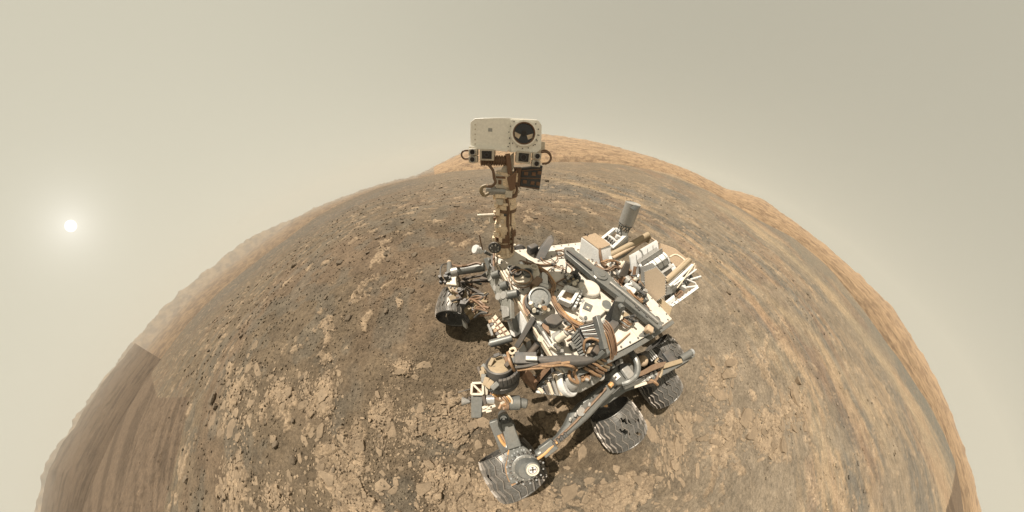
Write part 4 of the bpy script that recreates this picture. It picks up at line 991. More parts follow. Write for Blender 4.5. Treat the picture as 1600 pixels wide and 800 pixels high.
# hexagonal dish on its gimbal
hp = [(-0.62,0.051,1.252), (-0.62,0.119,1.381), (-0.62,0.246,1.369), (-0.62,0.366,1.232), (-0.62,0.347,1.09), (-0.62,0.17,1.109)]
HD = (V3(hp[1]) - V3(hp[0])).cross(V3(hp[4]) - V3(hp[0])).normalized()
if HD.dot(EYE - V3(hp[0])) < 0: HD = -HD
dish = B().prism([V3(p) for p in hp], -HD * 0.07 + Vector((0.06, -0.06, 0.0))).build('dish_antenna', lgrey, rover, 0.003)
tag(dish, 'hexagonal antenna with a flat tan dusty face')
hc = sum((V3(p) for p in hp), Vector()) / 6
B().prism([hc + (V3(p) - hc) * 0.955 + HD * 0.001 for p in hp], HD * 0.004).build('dish_face', dishm, dish)
pts = []
for i in range(6): pts += [V3(mid(hp[i], hp[(i + 1) % 6], k / 7.0)) * 0.98 + hc * 0.02 + HD * 0.001 for k in range(7)]
bolts(dish, pts, HD, 0.004, 0.004, white)
b = B(); b.cyl(hc - HD * 0.09 + Vector((0, -.05, -.05)), (hc.x + .02, hc.y - 0.12, ZD - .02), 0.035, n=14); b.box(hc - HD * 0.08, 0.09, 0.09, 0.09, rz=.4)
b.build('dish_gimbal', grey, dish, 0.004)
# clutter between the bar and the dish
for k in range(34):
    u, w_ = rndd.uniform(0, 1), rndd.uniform(0, 1)
    p = mid(mid((-0.315,-0.21,1.17), (-0.375,0.279,1.17), u), mid((-0.595,-0.261,1.17), (-0.552,0.206,1.17), u), w_)
    q = p + Vector((rndd.uniform(-.09, .09), rndd.uniform(-.09, .09), rndd.uniform(-.02, .08)))
    m_ = rndd.choice((grey, lgrey, copperd, cream, dgrey, white, brown))
    if k % 3: B().cyl(p, q, rndd.uniform(.008, .022), n=8).build('rear_fitting', m_, rover)
    else: B().box(p, rndd.uniform(.03, .08), rndd.uniform(.03, .07), rndd.uniform(.04, .1), rz=rndd.uniform(0, 1.5)).build('rear_fitting', m_, rover, 0.005)
b = B(); b.cyl((-0.356,-0.089,1.19), (-0.372,0.051,1.19), 0.04, n=16); b.cyl((-0.372,0.051,1.19), (-0.422,0.163,1.18), 0.03, n=14)
b.build('gimbal_motor', lgrey, rover, 0.004)
B().prism([(-0.285,0.058,1.14), (-0.385,0.035,1.14), (-0.39,0.157,1.14), (-0.308,0.172,1.14)], (0, 0, 0.04)).build('rear_unit', white, rover, 0.004)
B().prism([(-0.27,-0.034,1.21), (-0.378,-0.091,1.32), (-0.418,-0.053,1.31), (-0.356,0.013,1.22)], (-0.06, -0.03, -0.02)).build('rear_unit', black, rover, 0.006)
for pts_, m_ in (([(-0.246,-0.243,1.14), (-0.224,-0.13,1.2), (-0.336,-0.13,1.22), (-0.45,-0.099,1.18)], copperd), ([(-0.272,-0.229,1.2), (-0.375,-0.218,1.22), (-0.476,-0.171,1.2), (-0.505,-0.102,1.18)], copper),
                 ([(-0.305,0.133,1.17), (-0.296,0.215,1.17), (-0.345,0.266,1.15), (-0.405,0.269,1.16)], copper), ([(-0.269,0.218,1.15), (-0.29,0.286,1.15), (-0.384,0.353,1.12), (-0.477,0.439,1.09)], copperd)):
    for k in range(3): B().tube([V3(p) + Vector((.012 * k, -.014 * k, .01 * (k % 2))) for p in pts_], 0.008, 7, 5).build('rear_cable', m_, rover)

# ------------------------------------------------------------------ suspension, left side
rocker_top = [(0.895,0.856,0.7), (0.821,0.851,0.7), (0.703,0.815,0.72), (0.618,0.76,0.74), (0.553,0.7,0.76), (0.457,0.663,0.8), (0.353,0.643,0.82), (0.237,0.63,0.84), (0.107,0.616,0.85), (-0.052,0.662,0.85), (-0.044,0.752,0.84), (0.135,0.732,0.83), (0.303,0.76,0.8), (0.454,0.804,0.77), (0.585,0.835,0.74), (0.749,0.88,0.71), (0.83,0.897,0.7), (0.882,0.907,0.7)]
rocker = B().prism([V3(p) for p in rocker_top], (0, 0, -0.09), 0.985).build('rocker_arm', grey, rover, 0.022)
tag(rocker, 'long grey tapered suspension arm on the near side')
B().tube([(0.253,0.661,0.85), (0.322,0.684,0.83), (0.399,0.707,0.81), (0.48,0.734,0.79), (0.562,0.767,0.765), (0.664,0.801,0.74), (0.784,0.847,0.71)], 0.009, 7).build('rocker_cable', copperd, rocker)
B().cyl((0.495,0.715,0.785), V3((0.495,0.715,0.785)) + Vector((0, 0, 0.012)), 0.034, n=16).build('rocker_cap', lgrey, rocker, 0.003)
for p in ((0.542,0.714,0.79), (0.587,0.726,0.78), (0.74,0.844,0.73), (0.421,0.699,0.815)): B().box(p, 0.03, 0.018, 0.015, rz=0.8).build('cable_clamp', lgrey, rocker, 0.003)
B().tube([(0.229,0.665,0.86), (0.193,0.66,0.865), (0.145,0.679,0.87), (0.09,0.708,0.87)], 0.019, 8).build('taped_cable', orange, rocker)
B().bar((0.85,0.859,0.725), (0.747,0.834,0.735), 0.085, 0.05).build('rocker_clamp', grey, rocker, 0.006)
b = B()
for k in range(4): b.cyl(mid((0.756,0.813,0.76), (0.661,0.792,0.77), k / 3), mid((0.751,0.845,0.76), (0.656,0.825,0.77), k / 3), 0.010, n=8)
b.build('rocker_latch', dgrey, rocker)
B().tube([(0.891,0.883,0.74), (0.831,0.865,0.75), (0.776,0.844,0.75), (0.722,0.833,0.75)], 0.010, 7).build('rocker_cable', orange, rocker)
# hub cluster
hub = B().prism([(0.208,0.572,0.92), (0.099,0.549,0.92), (-0.025,0.61,0.92), (-0.057,0.718,0.92), (0.059,0.745,0.92), (0.196,0.684,0.92)], (0, 0, -0.14)).build('rocker_pivot', grey, rover, 0.012)
B().prism([(0.202,0.604,0.925), (0.154,0.599,0.925), (0.145,0.644,0.925), (0.198,0.645,0.925)], (0, 0, 0.01)).build('pivot_label', white, hub, 0.001)
B().prism([(0.203,0.617,0.936), (0.184,0.615,0.936), (0.181,0.629,0.936), (0.201,0.631,0.936)], (0, 0, 0.001)).build('label_mark', black, hub)
B().prism([(0.124,0.595,0.93), (0.042,0.604,0.93), (0.033,0.705,0.93), (0.117,0.697,0.93)], (0, 0, 0.03), 0.9).build('pivot_cover', lgrey, hub, 0.006)
B().prism([(0.106,0.57,0.925), (0.049,0.58,0.925), (0.038,0.605,0.925), (0.12,0.596,0.925)], (0, 0, 0.02)).build('pivot_cover', dgrey, hub, 0.004)
B().tube([(-0.067,0.526,0.95), (-0.046,0.579,0.97), (-0.026,0.631,0.98), (0.004,0.681,0.97), (0.043,0.71,0.95), (0.105,0.711,0.93), (0.143,0.698,0.9)], 0.026, 10).build('suspension_hose', grey, hub)
B().dome((-0.267,0.705,0.8), (0, 0, 1), 0.055, 0.05).build('wheel_motor_cap', tan, hub)
B().cyl((-0.279,0.676,0.78), (-0.371,0.702,0.78), 0.05, n=16).build('drive_motor', dgrey, hub)
rb = B().prism([(-0.365,0.684,0.8), (-0.456,0.686,0.8), (-0.467,0.787,0.8), (-0.374,0.773,0.8)], (0, 0, -0.10)).build('motor_box', dgrey, hub, 0.004)
for k in range(4): B().bar(mid((-0.357,0.682,0.807), (-0.448,0.684,0.807), k / 3), mid((-0.366,0.771,0.807), (-0.458,0.784,0.807), k / 3), 0.012, 0.012).build('cooling_rib', white, rb, 0.002)
b = B()
for k in range(6): b.tube([mid((-0.006,0.724,0.88), (-0.055,0.731,0.88), k / 5), mid((-0.098,0.769,0.87), (-0.161,0.758,0.87), k / 5), mid((-0.27,0.821,0.84), (-0.322,0.798,0.84), k / 5), mid((-0.436,0.883,0.82), (-0.5,0.88,0.82), k / 5)], 0.007, 6, 5)
tag(b.build('bogie_cables', copperd, hub), kind='stuff')
# bogie
bog = B()
bog.bar((0.261,0.788,0.62), (-0.005,0.803,0.66), 0.075, 0.06); bog.bar((-0.005,0.803,0.66), (-0.342,0.917,0.7), 0.07, 0.06); bog.bar((-0.342,0.917,0.7), (-1.178,1.183,0.68), 0.055, 0.06)
bog = bog.build('bogie_arm', grey, rover, 0.008)
B().bar((0.002,0.798,0.7), (-0.298,0.882,0.74), 0.03, 0.03).build('bogie_rail', white, bog, 0.003)
B().bar((-0.096,0.849,0.7), (-0.249,0.909,0.72), 0.035, 0.025).build('bogie_rail', cream, bog, 0.003)
for p in ((-0.239,0.871,0.74), (-0.302,0.878,0.74), (-0.377,0.904,0.73), (-0.455,0.918,0.73)): B().cyl(p, V3(p) + Vector((0, 0, .02)), 0.022, n=10).build('bogie_bolt', lgrey, bog)
B().tube([(-0.226,0.905,0.74), (-0.289,0.935,0.74), (-0.35,0.948,0.74), (-0.408,0.921,0.74), (-0.518,0.925,0.74), (-0.609,0.963,0.74)], 0.014, 7).build('bogie_cable', copperd, bog)
B().tube([(-0.388,0.961,0.74), (-0.447,0.931,0.76), (-0.447,0.86,0.78), (-0.423,0.813,0.78), (-0.486,0.807,0.78)], 0.013, 7).build('bogie_cable', olive, bog)
B().tube([(-0.273,0.907,0.73), (-0.305,0.954,0.74), (-0.335,1,0.72)], 0.016, 7).build('bogie_cable', copper, bog)
B().bar((-0.515,0.915,0.74), (-0.84,1.059,0.73), 0.05, 0.04).build('bogie_clamp', olive, bog, 0.006)
B().bar((-0.603,0.987,0.68), (-0.915,1.108,0.68), 0.03, 0.05).build('bogie_rail', dgrey, bog, 0.004)
sa = V3((-0.893,1.055,0.7)); sb_ = V3((-1.047,1.098,0.76)); ax_ = (sb_ - sa).normalized()
B().lathe(sa, ax_, [(0, 0.04), ((sb_ - sa).length, 0.04)], 18).build('steering_actuator', grey, bog)
B().lathe(sb_ + ax_ * 0.001, ax_, [(0, 0.043), (0.03, 0.043), (0.031, 0.022), (0.0, 0.02), (0.0, 0.001)], 18, False).build('actuator_end', chrome, bog)
B().cyl(sb_ + ax_ * 0.002, sb_ + ax_ * 0.010, 0.021, n=14).build('actuator_bore', black, bog)
B().cyl((-0.86,1.091,0.62), (-1.095,1.168,0.62), 0.04, n=14).build('steering_link', dgrey, bog, 0.004)
B().prism([(-0.875,0.893,0.56), (-0.966,0.901,0.58), (-0.967,1.05,0.6), (-0.954,1.14,0.6), (-0.852,1.098,0.58)], (0, 0, -0.03)).build('wheel_bracket', dgrey, bog, 0.008)
B().prism([(-0.364,0.883,0.58), (-0.552,0.961,0.58), (-0.6,1.076,0.56), (-0.471,1.074,0.55), (-0.335,0.987,0.56)], (0, 0, -0.03)).build('wheel_bracket', dgrey, bog, 0.008)
# middle wheel strut
B().bar((0.231,0.787,0.6), (wc_ml.x + .02, wc_ml.y - 0.24, 0.27), 0.06, 0.05).build('wheel_strut', dgrey, bog, 0.006)
B().lathe((0.149,0.805,0.6), (0, 0, 1), [(0, 0.038), (0.03, 0.038), (0.03, 0.024), (0.01, 0.022), (0.01, 0.001)], 18, False).build('strut_ring', lgrey, bog)
for p, q, m_ in (((0.121,0.776,0.66), (0.033,0.758,0.7), chrome), ((0.081,0.825,0.64), (-0.005,0.813,0.68), grey), ((0.145,0.742,0.67), (0.095,0.821,0.62), copper), ((0.048,0.791,0.67), (-0.05,0.815,0.68), chrome), ((0.221,0.819,0.6), (0.156,0.873,0.55), orange)):
    B().cyl(p, q, 0.013, n=8).build('strut_fitting', m_, bog)
B().bar((-0.342,0.977,0.6), (wc_b.x, wc_b.y - 0.22, 0.27), 0.05, 0.05).build('wheel_strut', dgrey, bog, 0.006)

# front left steering bracket
fb = B().prism([(1.042,0.788,0.615), (0.957,0.78,0.615), (0.922,0.831,0.615), (0.894,0.9,0.615), (0.894,0.964,0.615), (0.957,1.029,0.615), (1.031,1.038,0.615), (1.115,1.041,0.615), (1.121,0.977,0.615), (1.109,0.915,0.615), (1.071,0.844,0.615)], (0, 0, -0.035)).build('steering_bracket', grey, rover, 0.006)
B().bar((1.004,0.786,0.62), (0.996,0.592,0.62), 0.105, 0.05, w1=0.085).build('bracket_arm', grey, fb, 0.008)
B().prism([(1.07,0.59,0.61), (1.021,0.549,0.58), (0.95,0.584,0.58), (0.941,0.639,0.61), (0.969,0.675,0.61), (1.06,0.653,0.61)], (0, 0, -0.10)).build('bracket_elbow', grey, fb, 0.012)
rc = V3((1.012,0.566,0.59))
B().lathe(rc, (0, 0, 1), [(-0.30, 0.045), (0, 0.048), (0.012, 0.046), (0.012, 0.036), (-0.02, 0.034), (-0.02, 0.001)], 26, False).build('bracket_tube', grey, fb)
B().lathe(rc + Vector((0, 0, -.018)), (0, 0, 1), [(0, 0.03), (0.006, 0.028), (0.006, 0.012), (0.016, 0.01), (0.016, 0.001)], 8, False).build('tube_insert', chrome, fb)
gearc = V3((0.982,0.951,0.625))
B().lathe(gearc, (0, 0, 1), [(-0.01, 0.098), (0.012, 0.098), (0.016, 0.092), (0.016, 0.075), (0.04, 0.070), (0.07, 0.055), (0.07, 0.001)], 36, False).build('steering_gear', grey, fb)
for k in range(22):
    t = 2 * math.pi * k / 22
    p = gearc + Vector((0.106 * math.cos(t), 0.106 * math.sin(t), 0.0)); B().box(p, 0.016, 0.010, 0.016, rz=t).build('gear_tooth', dgrey, fb)
bolts(fb, [gearc + Vector((0.128 * math.cos(k * .37), 0.128 * math.sin(k * .37), -0.01)) for k in range(17)], (0, 0, 1), 0.0075, 0.006, chrome)
bolts(fb, [gearc + Vector((0.084 * math.cos(k * .5), 0.084 * math.sin(k * .5), 0.016)) for k in range(12)], (0, 0, 1), 0.006, 0.006, lgrey)
bolts(fb, [(1.013,0.799,0.616), (0.968,0.796,0.616), (1.018,0.827,0.616), (1.01,0.861,0.616), (1.046,0.867,0.616), (1.078,0.906,0.616), (0.963,0.823,0.616), (0.94,0.854,0.616)], (0, 0, 1), 0.0065, 0.006, chrome)
sc_ = V3((0.945,0.952,0.7))
B().lathe(sc_ - Vector((0, 0, .06)), (0, 0, 1), [(0, 0.062), (0.05, 0.056), (0.065, 0.048)], 28).build('steering_motor', grey, fb, 0.003)
B().lathe(sc_ + Vector((0, 0, .005)), (0, 0, 1), [(0, 0.042), (0.012, 0.042), (0.012, 0.031), (0.007, 0.03)], 28, False).build('motor_ring', cream, fb)
B().cyl(sc_ + Vector((0, 0, .004)), sc_ + Vector((0, 0, .010)), 0.030, n=20).build('motor_cap', black, fb)
for k in range(4):
    t = k * math.pi / 2 + .5; p = sc_ + Vector((0.016 * math.cos(t), 0.016 * math.sin(t), .011)); B().box(p, 0.012, 0.012, 0.005, rz=t).build('cap_key', white, fb)
B().ring(sc_ + Vector((0, 0, .012)), (0, 0, 1), 0.024, 0.0035, 24, 6).build('cap_ring', white, fb)
B().tube([(1.064,0.666,0.59), (1.057,0.704,0.59), (1.049,0.753,0.59), (1.045,0.803,0.58), (1.069,0.857,0.58), (1.109,0.922,0.575), (1.119,0.991,0.575), (1.119,1.035,0.57)], 0.010, 7).build('bracket_cable', copper, fb)
B().tube([(1.086,0.671,0.585), (1.078,0.724,0.585), (1.062,0.765,0.585)], 0.012, 7).build('bracket_cable', orange, fb)
B().prism([(1.048,0.735,0.6), (1.026,0.743,0.6), (1.031,0.772,0.6), (1.064,0.77,0.6)], (0, 0, 0.012)).build('cable_clamp', white, fb)
B().tube([(1.037,0.775,0.6), (1.042,0.805,0.595), (1.06,0.831,0.59)], 0.014, 7).build('bracket_cable', orange, fb)
B().bar((1.119,1.062,0.57), (1.002,1.04,0.57), 0.012, 0.03).build('bracket_lip', copper, fb)
B().bar((wc_fl.x + 0.02, rc.y + 0.02, 0.30), (wc_fl.x, wc_fl.y - 0.06, 0.25), 0.08, 0.07).build('drive_strut', grey, fb, 0.008)

# ------------------------------------------------------------------ suspension, front right
fr_arm = B().cyl((0.816,-0.882,0.82), (1.152,-0.97,0.74), 0.055, 0.05, 20).build('rocker_arm', grey, rover, 0.004)
B().cyl((1.136,-0.967,0.74), (1.217,-0.974,0.73), 0.06, n=20).build('arm_collar', lgrey, fr_arm, 0.004)
B().cyl((1.263,-1.044,0.62), (1.33,-1.635,0.31), 0.045, n=18).build('steering_motor', grey, fr_arm, 0.004)
B().cyl((1.335,-1.646,0.285), (1.34,-1.749,0.257), 0.04, n=18).build('motor_cap', tan, fr_arm, 0.004)
B().tube([(1.36,-1.568,0.377), (1.4,-1.402,0.509), (1.42,-1.247,0.528), (1.4,-1.119,0.523), (1.38,-1.145,0.419)], 0.010, 7).build('motor_cable', dgrey, fr_arm)
B().tube([(1.3,-1.702,0.227), (1.118,-0.928,0.86), (1.013,-0.892,0.88), (0.908,-0.888,0.9), (0.855,-0.852,0.9)], 0.016, 7).build('motor_cable', copperd, fr_arm)
b = B()
for k in range(8): b.box(V3((1.336,-0.999,0.6)) + Vector((random.uniform(-.07, .07), random.uniform(-.05, .06), random.uniform(-.05, .06))), 0.05, 0.04, 0.05, rz=k * .4)
tag(b.build('steering_gear', dgrey, fr_arm, 0.004), kind='stuff')
wp = B().prism([(1.328,-0.92,0.6), (1.289,-1.004,0.62), (1.186,-1.016,0.63), (1.146,-0.892,0.62), (1.167,-0.852,0.61)], (0, 0, -0.03)).build('steering_bracket', cream, fr_arm, 0.008)
B().prism([(1.311,-0.909,0.57), (1.162,-0.886,0.58), (1.128,-0.804,0.58), (1.153,-0.746,0.56), (1.283,-0.827,0.56)], (0, 0, -0.05)).build('bracket_box', olive, wp, 0.006)
B().prism([(1.318,-0.784,0.52), (1.085,-0.814,0.54), (1.063,-0.707,0.5), (1.283,-0.697,0.48)], (0, 0, -0.02)).build('bracket_lip', olive, wp, 0.004)
bolts(wp, [(1.27,-0.874,0.575), (1.222,-0.852,0.575), (1.176,-0.82,0.575), (1.148,-0.847,0.585), (1.203,-0.794,0.565)], (0, 0, 1), 0.012, 0.008, dgrey)
for a_, b_, w_, m_ in (((1.126,-0.852,0.66), (0.817,-0.691,0.8), .030, black), ((1.105,-0.883,0.68), (0.818,-0.753,0.82), .022, black), ((1.072,-0.82,0.62), (0.887,-0.545,0.72), .034, black), ((0.839,-0.767,0.8), (0.788,-0.708,0.9), .05, dgrey), ((0.881,-0.754,0.76), (0.787,-0.692,0.8), .06, black)):
    B().bar(a_, b_, w_, w_).build('suspension_rod', m_, fr_arm, 0.004)
b = B().box((1.111,-0.625,0.36), 0.10, 0.07, 0.08, rz=.5); b.box((1.077,-0.574,0.3), 0.09, 0.06, 0.07, rz=.4)
b.build('drive_motor', olive, fr_arm, 0.006)
B().prism([(1.196,-0.606,0.22), (1.158,-0.531,0.2), (1.16,-0.476,0.18), (1.196,-0.522,0.18)], (0.02, 0.02, 0.02)).build('drive_flag', lgrey, fr_arm)
rndf = random.Random(11)
for k in range(22):       # tangle of links between the wheel and the front panel
    u = rndf.uniform(0, 1)
    p = mid((1.053,-0.659,0.62), (1.037,-0.392,0.55), rndf.uniform(0, 1)); q = mid((0.837,-0.532,0.8), (0.872,-0.274,0.78), rndf.uniform(0, 1))
    a_ = V3(p).lerp(V3(q), rndf.uniform(0, .3)); c_ = V3(p).lerp(V3(q), rndf.uniform(.7, 1)); m2 = (a_ + c_) / 2 + Vector((0, 0, rndf.uniform(-.02, .05)))
    B().tube([a_, m2, c_], rndf.uniform(.008, .015), 7).build('harness_cable', rndf.choice((olive, grey, brown, dgrey, copperd)), fr_arm)

rq_ = random.Random(77)
for k in range(30):       # dark drive and suspension hardware crowding the front right wheel
    p = V3(mid(mid((1.272,-1.023,0.62), (0.941,-0.816,0.66), rq_.uniform(0, 1)), mid((1.196,-0.688,0.52), (0.985,-0.47,0.5), rq_.uniform(0, 1)), rq_.uniform(0, 1)))
    if k % 2: B().box(p, rq_.uniform(.03, .09), rq_.uniform(.02, .06), rq_.uniform(.03, .07), rz=rq_.uniform(0, 3)).build('suspension_fitting', rq_.choice((black, dgrey, dgrey, brown, grey)), fr_arm, .004)
    else: B().cyl(p, p + Vector((rq_.uniform(-.12, .12), rq_.uniform(-.1, .1), rq_.uniform(-.04, .06))), rq_.uniform(.008, .02), n=9).build('suspension_fitting', rq_.choice((black, dgrey, grey, copperd)), fr_arm)

# ------------------------------------------------------------------ front panel
hb = B().prism([(0.848,-0.625,1), (0.783,-0.512,1.13), (0.747,-0.264,1.13), (0.74,-0.172,1.12), (0.775,-0.049,1.09), (0.825,-0.093,1), (0.802,-0.244,0.99), (0.843,-0.529,0.99)], (-0.03, 0, -0.02)).build('hazard_camera_panel', panelm, rover, 0.004)
for p in ((0.822,-0.508,1.035), (0.8,-0.375,1.05), (0.803,-0.281,1.05), (0.771,-0.249,1.1)):
    B().cyl(p, V3(p) + Vector((.005, .001, .005)), 0.030, n=20).build('panel_pad', lgrey, hb)
B().prism([(0.799,-0.2,1.03), (0.766,-0.136,1.1), (0.781,-0.071,1.09), (0.819,-0.097,1.02)], (.006, 0, .008)).build('panel_pocket', lgrey, hb, 0.003)
for a_, b_ in (((0.815,-0.451,1.12), (0.756,-0.437,1.15)), ((0.772,-0.318,1.12), (0.724,-0.306,1.15)), ((0.742,-0.226,1.12), (0.675,-0.203,1.15))):
    o = B().cyl(a_, b_, 0.033, n=20).build('hazard_camera', grey, hb, 0.003)
    B().cyl(V3(b_), V3(b_) + (V3(b_) - V3(a_)) * .12, 0.024, n=18).build('lens', glass, o)
bolts(hb, [(0.831,-0.549,1.02), (0.813,-0.485,1.1), (0.782,-0.342,1.11), (0.792,-0.227,1.06), (0.756,-0.2,1.12), (0.81,-0.179,1)], (.6, 0, .7), 0.006, 0.02)
B().prism([(0.839,-0.763,1.06), (0.798,-0.725,1.1), (0.793,-0.52,1.1), (0.82,-0.572,1.02)], (-0.03, 0, -.01)).build('mast_bracket', grey, rover, 0.005)
B().bar((0.763,-0.675,1.15), (0.798,-0.474,1.14), 0.028, 0.02).build('mast_strut', dgrey, rover, 0.004)
B().cyl((0.733,-0.717,1.2), (0.796,-0.483,1.13), 0.010, n=8).build('mast_strut', brown, rover)
qb = B().prism([(0.915,-0.184,0.84), (0.845,-0.23,0.86), (0.773,-0.021,0.86), (0.856,-0.015,0.84)], (0, 0, -0.05)).build('thermal_blanket', quilt, rover, 0.004)
for k in range(1, 5): B().bar(mid((0.895,-0.194,0.845), (0.855,-0.018,0.845), k / 5), mid((0.846,-0.227,0.865), (0.779,-0.021,0.865), k / 5), 0.008, 0.008).build('blanket_seam', brown, qb)
B().bar((0.88,-0.208,0.86), (0.813,-0.017,0.86), 0.010, 0.008).build('blanket_seam', copperd, qb)
for k in range(6): B().box(mid((0.906,-0.167,0.87), (0.87,-0.02,0.87), k / 5), .03, .03, .03, rz=k).build('blanket_clip', (copper, dgrey, cream)[k % 3], qb, .004)
B().prism([(0.936,-0.165,0.84), (0.912,-0.172,0.85), (0.907,-0.06,0.85), (0.924,-0.061,0.83)], (0, 0, -.02)).build('side_plate', lgrey, qb, .003)
B().cyl((0.953,0.035,0.95), (0.795,0.048,0.98), 0.028, n=20).build('front_tube', grey, rover, 0.003)
B().cyl((0.961,0.028,0.95), (0.949,0.036,0.95), 0.018, n=12).build('tube_cap', lgrey, rover, .002)
B().prism([(0.691,-0.098,1.07), (0.67,0,1.07), (0.689,0.017,1.02), (0.713,0.038,0.95), (0.724,-0.003,1)], (-0.03, 0, 0)).build('side_plate', white, rover, 0.003)
B().prism([(0.763,-0.07,1.02), (0.696,-0.094,1.06), (0.727,0.032,0.96), (0.762,0.036,0.93)], (-0.03, 0, 0)).build('side_plate', grey, rover, 0.003)
B().prism([(0.783,-0.105,0.96), (0.768,-0.039,0.95), (0.764,0.031,0.92), (0.785,0.003,0.92)], (-0.03, 0, 0)).build('side_plate', white, rover, 0.003)
# angled frame in front of the deck corner
af = B().bar((0.638,0.011,1.14), (0.785,0.121,1), 0.035, 0.05).build('arm_mount', dgrey, rover, 0.004)
B().prism([(0.638,0.011,1.14), (0.625,0.093,1.14), (0.649,0.095,1.1), (0.684,0.045,1.1)], (0, 0, -.06)).build('mount_gusset', dgrey, af, .004)
B().bar((0.633,0.066,1.13), (0.602,0.227,1.1), 0.03, 0.05).build('mount_leg', grey, af, .004)
B().prism([(0.636,0.125,1.14), (0.626,0.124,1.14), (0.608,0.218,1.12), (0.619,0.222,1.12)], (0, 0, .02)).build('mount_strip', white, af)
B().prism([(0.695,0.053,1.06), (0.64,0.085,1.08), (0.608,0.192,1.04), (0.638,0.225,1), (0.651,0.114,1), (0.693,0.059,1)], (0, 0, -.05)).build('mount_plate', grey, af, .006)
B().cyl((0.646,0.153,1.09), V3((0.646,0.153,1.09)) + Vector((0, 0, .02)), .02, n=16).build('mount_boss', cream, af, .002)
B().cyl((0.728,0.2,0.98), (0.652,0.16,1.02), 0.024, n=16).build('arm_motor', black, af, .003)
B().prism([(0.782,0.14,0.95), (0.73,0.109,0.98), (0.719,0.15,0.96), (0.737,0.194,0.93), (0.791,0.173,0.92)], (0, 0, -.03)).build('side_plate', white, af, .003)
B().prism([(0.708,0.108,0.97), (0.676,0.106,0.99), (0.678,0.144,0.97), (0.723,0.185,0.93)], (0, 0, -.02)).build('side_plate', lgrey, af, .003)
B().prism([(0.66,0.177,0.98), (0.635,0.171,0.99), (0.656,0.205,0.97), (0.669,0.207,0.96)], (0, 0, -.02)).build('side_plate', white, af, .003)
B().prism([(0.638,0.222,0.97), (0.615,0.219,0.98), (0.63,0.242,0.96), (0.644,0.234,0.95)], (0, 0, -.02)).build('side_plate', white, af, .003)
# little cream mechanism on the deck corner
cm = B().prism([(0.632,0.225,1.17), (0.566,0.195,1.17), (0.533,0.244,1.17), (0.605,0.273,1.17)], (0, 0, -.10)).build('bit_box', cream, rover, .008)
B().cyl((0.588,0.215,1.2), (0.552,0.212,1.26), 0.022, n=18).build('bit_tube', cream, cm, .002)
B().cyl((0.553,0.213,1.262), (0.545,0.21,1.268), 0.020, n=18).build('bit_tube_end', lgrey, cm, .002)
B().cyl((0.583,0.189,1.16), (0.546,0.198,1.2), 0.03, n=18).build('bit_tube', lgrey, cm, .002)
bolts(cm, [(0.607,0.235,1.171), (0.569,0.225,1.171), (0.562,0.245,1.171), (0.6,0.255,1.171)], (0, 0, 1), .012, .012, dgrey)
B().prism([(0.629,0.22,1.14), (0.592,0.278,1.14), (0.546,0.262,1.08), (0.609,0.273,1.05)], (0, 0, -.03)).build('bit_box_base', black, cm, .003)
B().prism([(0.615,0.058,1.13), (0.578,0.11,1.13), (0.596,0.154,1.13), (0.619,0.104,1.13)], (0, 0, .03)).build('corner_flap', brown, rover, .003)
B().cyl((0.625,0.059,1.15), (0.615,0.077,1.15), .018, n=12).build('corner_pin', chrome, rover)

# ------------------------------------------------------------------ robotic arm
arm = B().prism([(0.75,0.25,1.2), (0.645,0.287,1.21), (0.545,0.33,1.22), (0.461,0.386,1.23), (0.427,0.428,1.23), (0.507,0.412,1.22), (0.607,0.368,1.21), (0.762,0.293,1.2)], (0, 0, -0.09)).build('robotic_arm', dgrey, rover, 0.02)
tag(arm, 'dark robotic arm folded across the front of the rover')
for k, (pts_, m_) in enumerate((([(0.865,0.285,1.19), (0.798,0.305,1.21), (0.73,0.327,1.22), (0.664,0.339,1.23), (0.606,0.357,1.24)], copper), ([(0.849,0.28,1.19), (0.783,0.299,1.22), (0.714,0.318,1.23), (0.65,0.337,1.24)], copperd),
                   ([(0.837,0.277,1.19), (0.77,0.301,1.22), (0.712,0.329,1.23), (0.64,0.354,1.23), (0.585,0.39,1.21), (0.485,0.423,1)], copper), ([(0.873,0.271,1.21), (0.82,0.285,1.22), (0.762,0.295,1.23)], dgrey))):
    B().tube(pts_, 0.008, 7).build('arm_cable', m_, arm)
B().bar((0.859,0.226,1.2), (0.752,0.266,1.21), 0.06, 0.05).build('arm_clamp', dgrey, arm, .004)
B().bar((0.811,0.249,1.23), (0.756,0.275,1.24), 0.025, 0.03).build('arm_clamp', lgrey, arm, .004)
rnda = random.Random(5)
for k in range(12):
    p = mid((0.841,0.22,1.03), (0.708,0.274,1.04), rnda.uniform(0, 1)); B().box(V3(p) + Vector((0, rnda.uniform(-.02, .03), rnda.uniform(-.03, .02))), rnda.uniform(.015, .04), rnda.uniform(.015, .03), .03, rz=rnda.uniform(0, 2)).build('arm_fitting', rnda.choice((grey, lgrey, olive, dgrey)), arm, .003)
B().bar((0.805,0.282,0.97), (0.726,0.397,0.8), 0.07, 0.05).build('elbow_bracket', brown, arm, .006)
B().prism([(0.735,0.321,0.9), (0.681,0.364,0.88), (0.714,0.395,0.84), (0.744,0.383,0.84)], (0, 0, -.03)).build('elbow_plate', lgrey, arm, .004)
B().bar((0.581,0.323,0.98), (0.724,0.426,0.78), 0.03, 0.05).build('elbow_strut', dgrey, arm, .004)
B().bar((0.628,0.317,0.98), (0.747,0.389,0.82), 0.03, 0.05).build('elbow_strut', brown, arm, .004)
B().bar((0.544,0.349,0.98), (0.67,0.404,0.85), 0.03, 0.05).build('elbow_strut', grey, arm, .004)
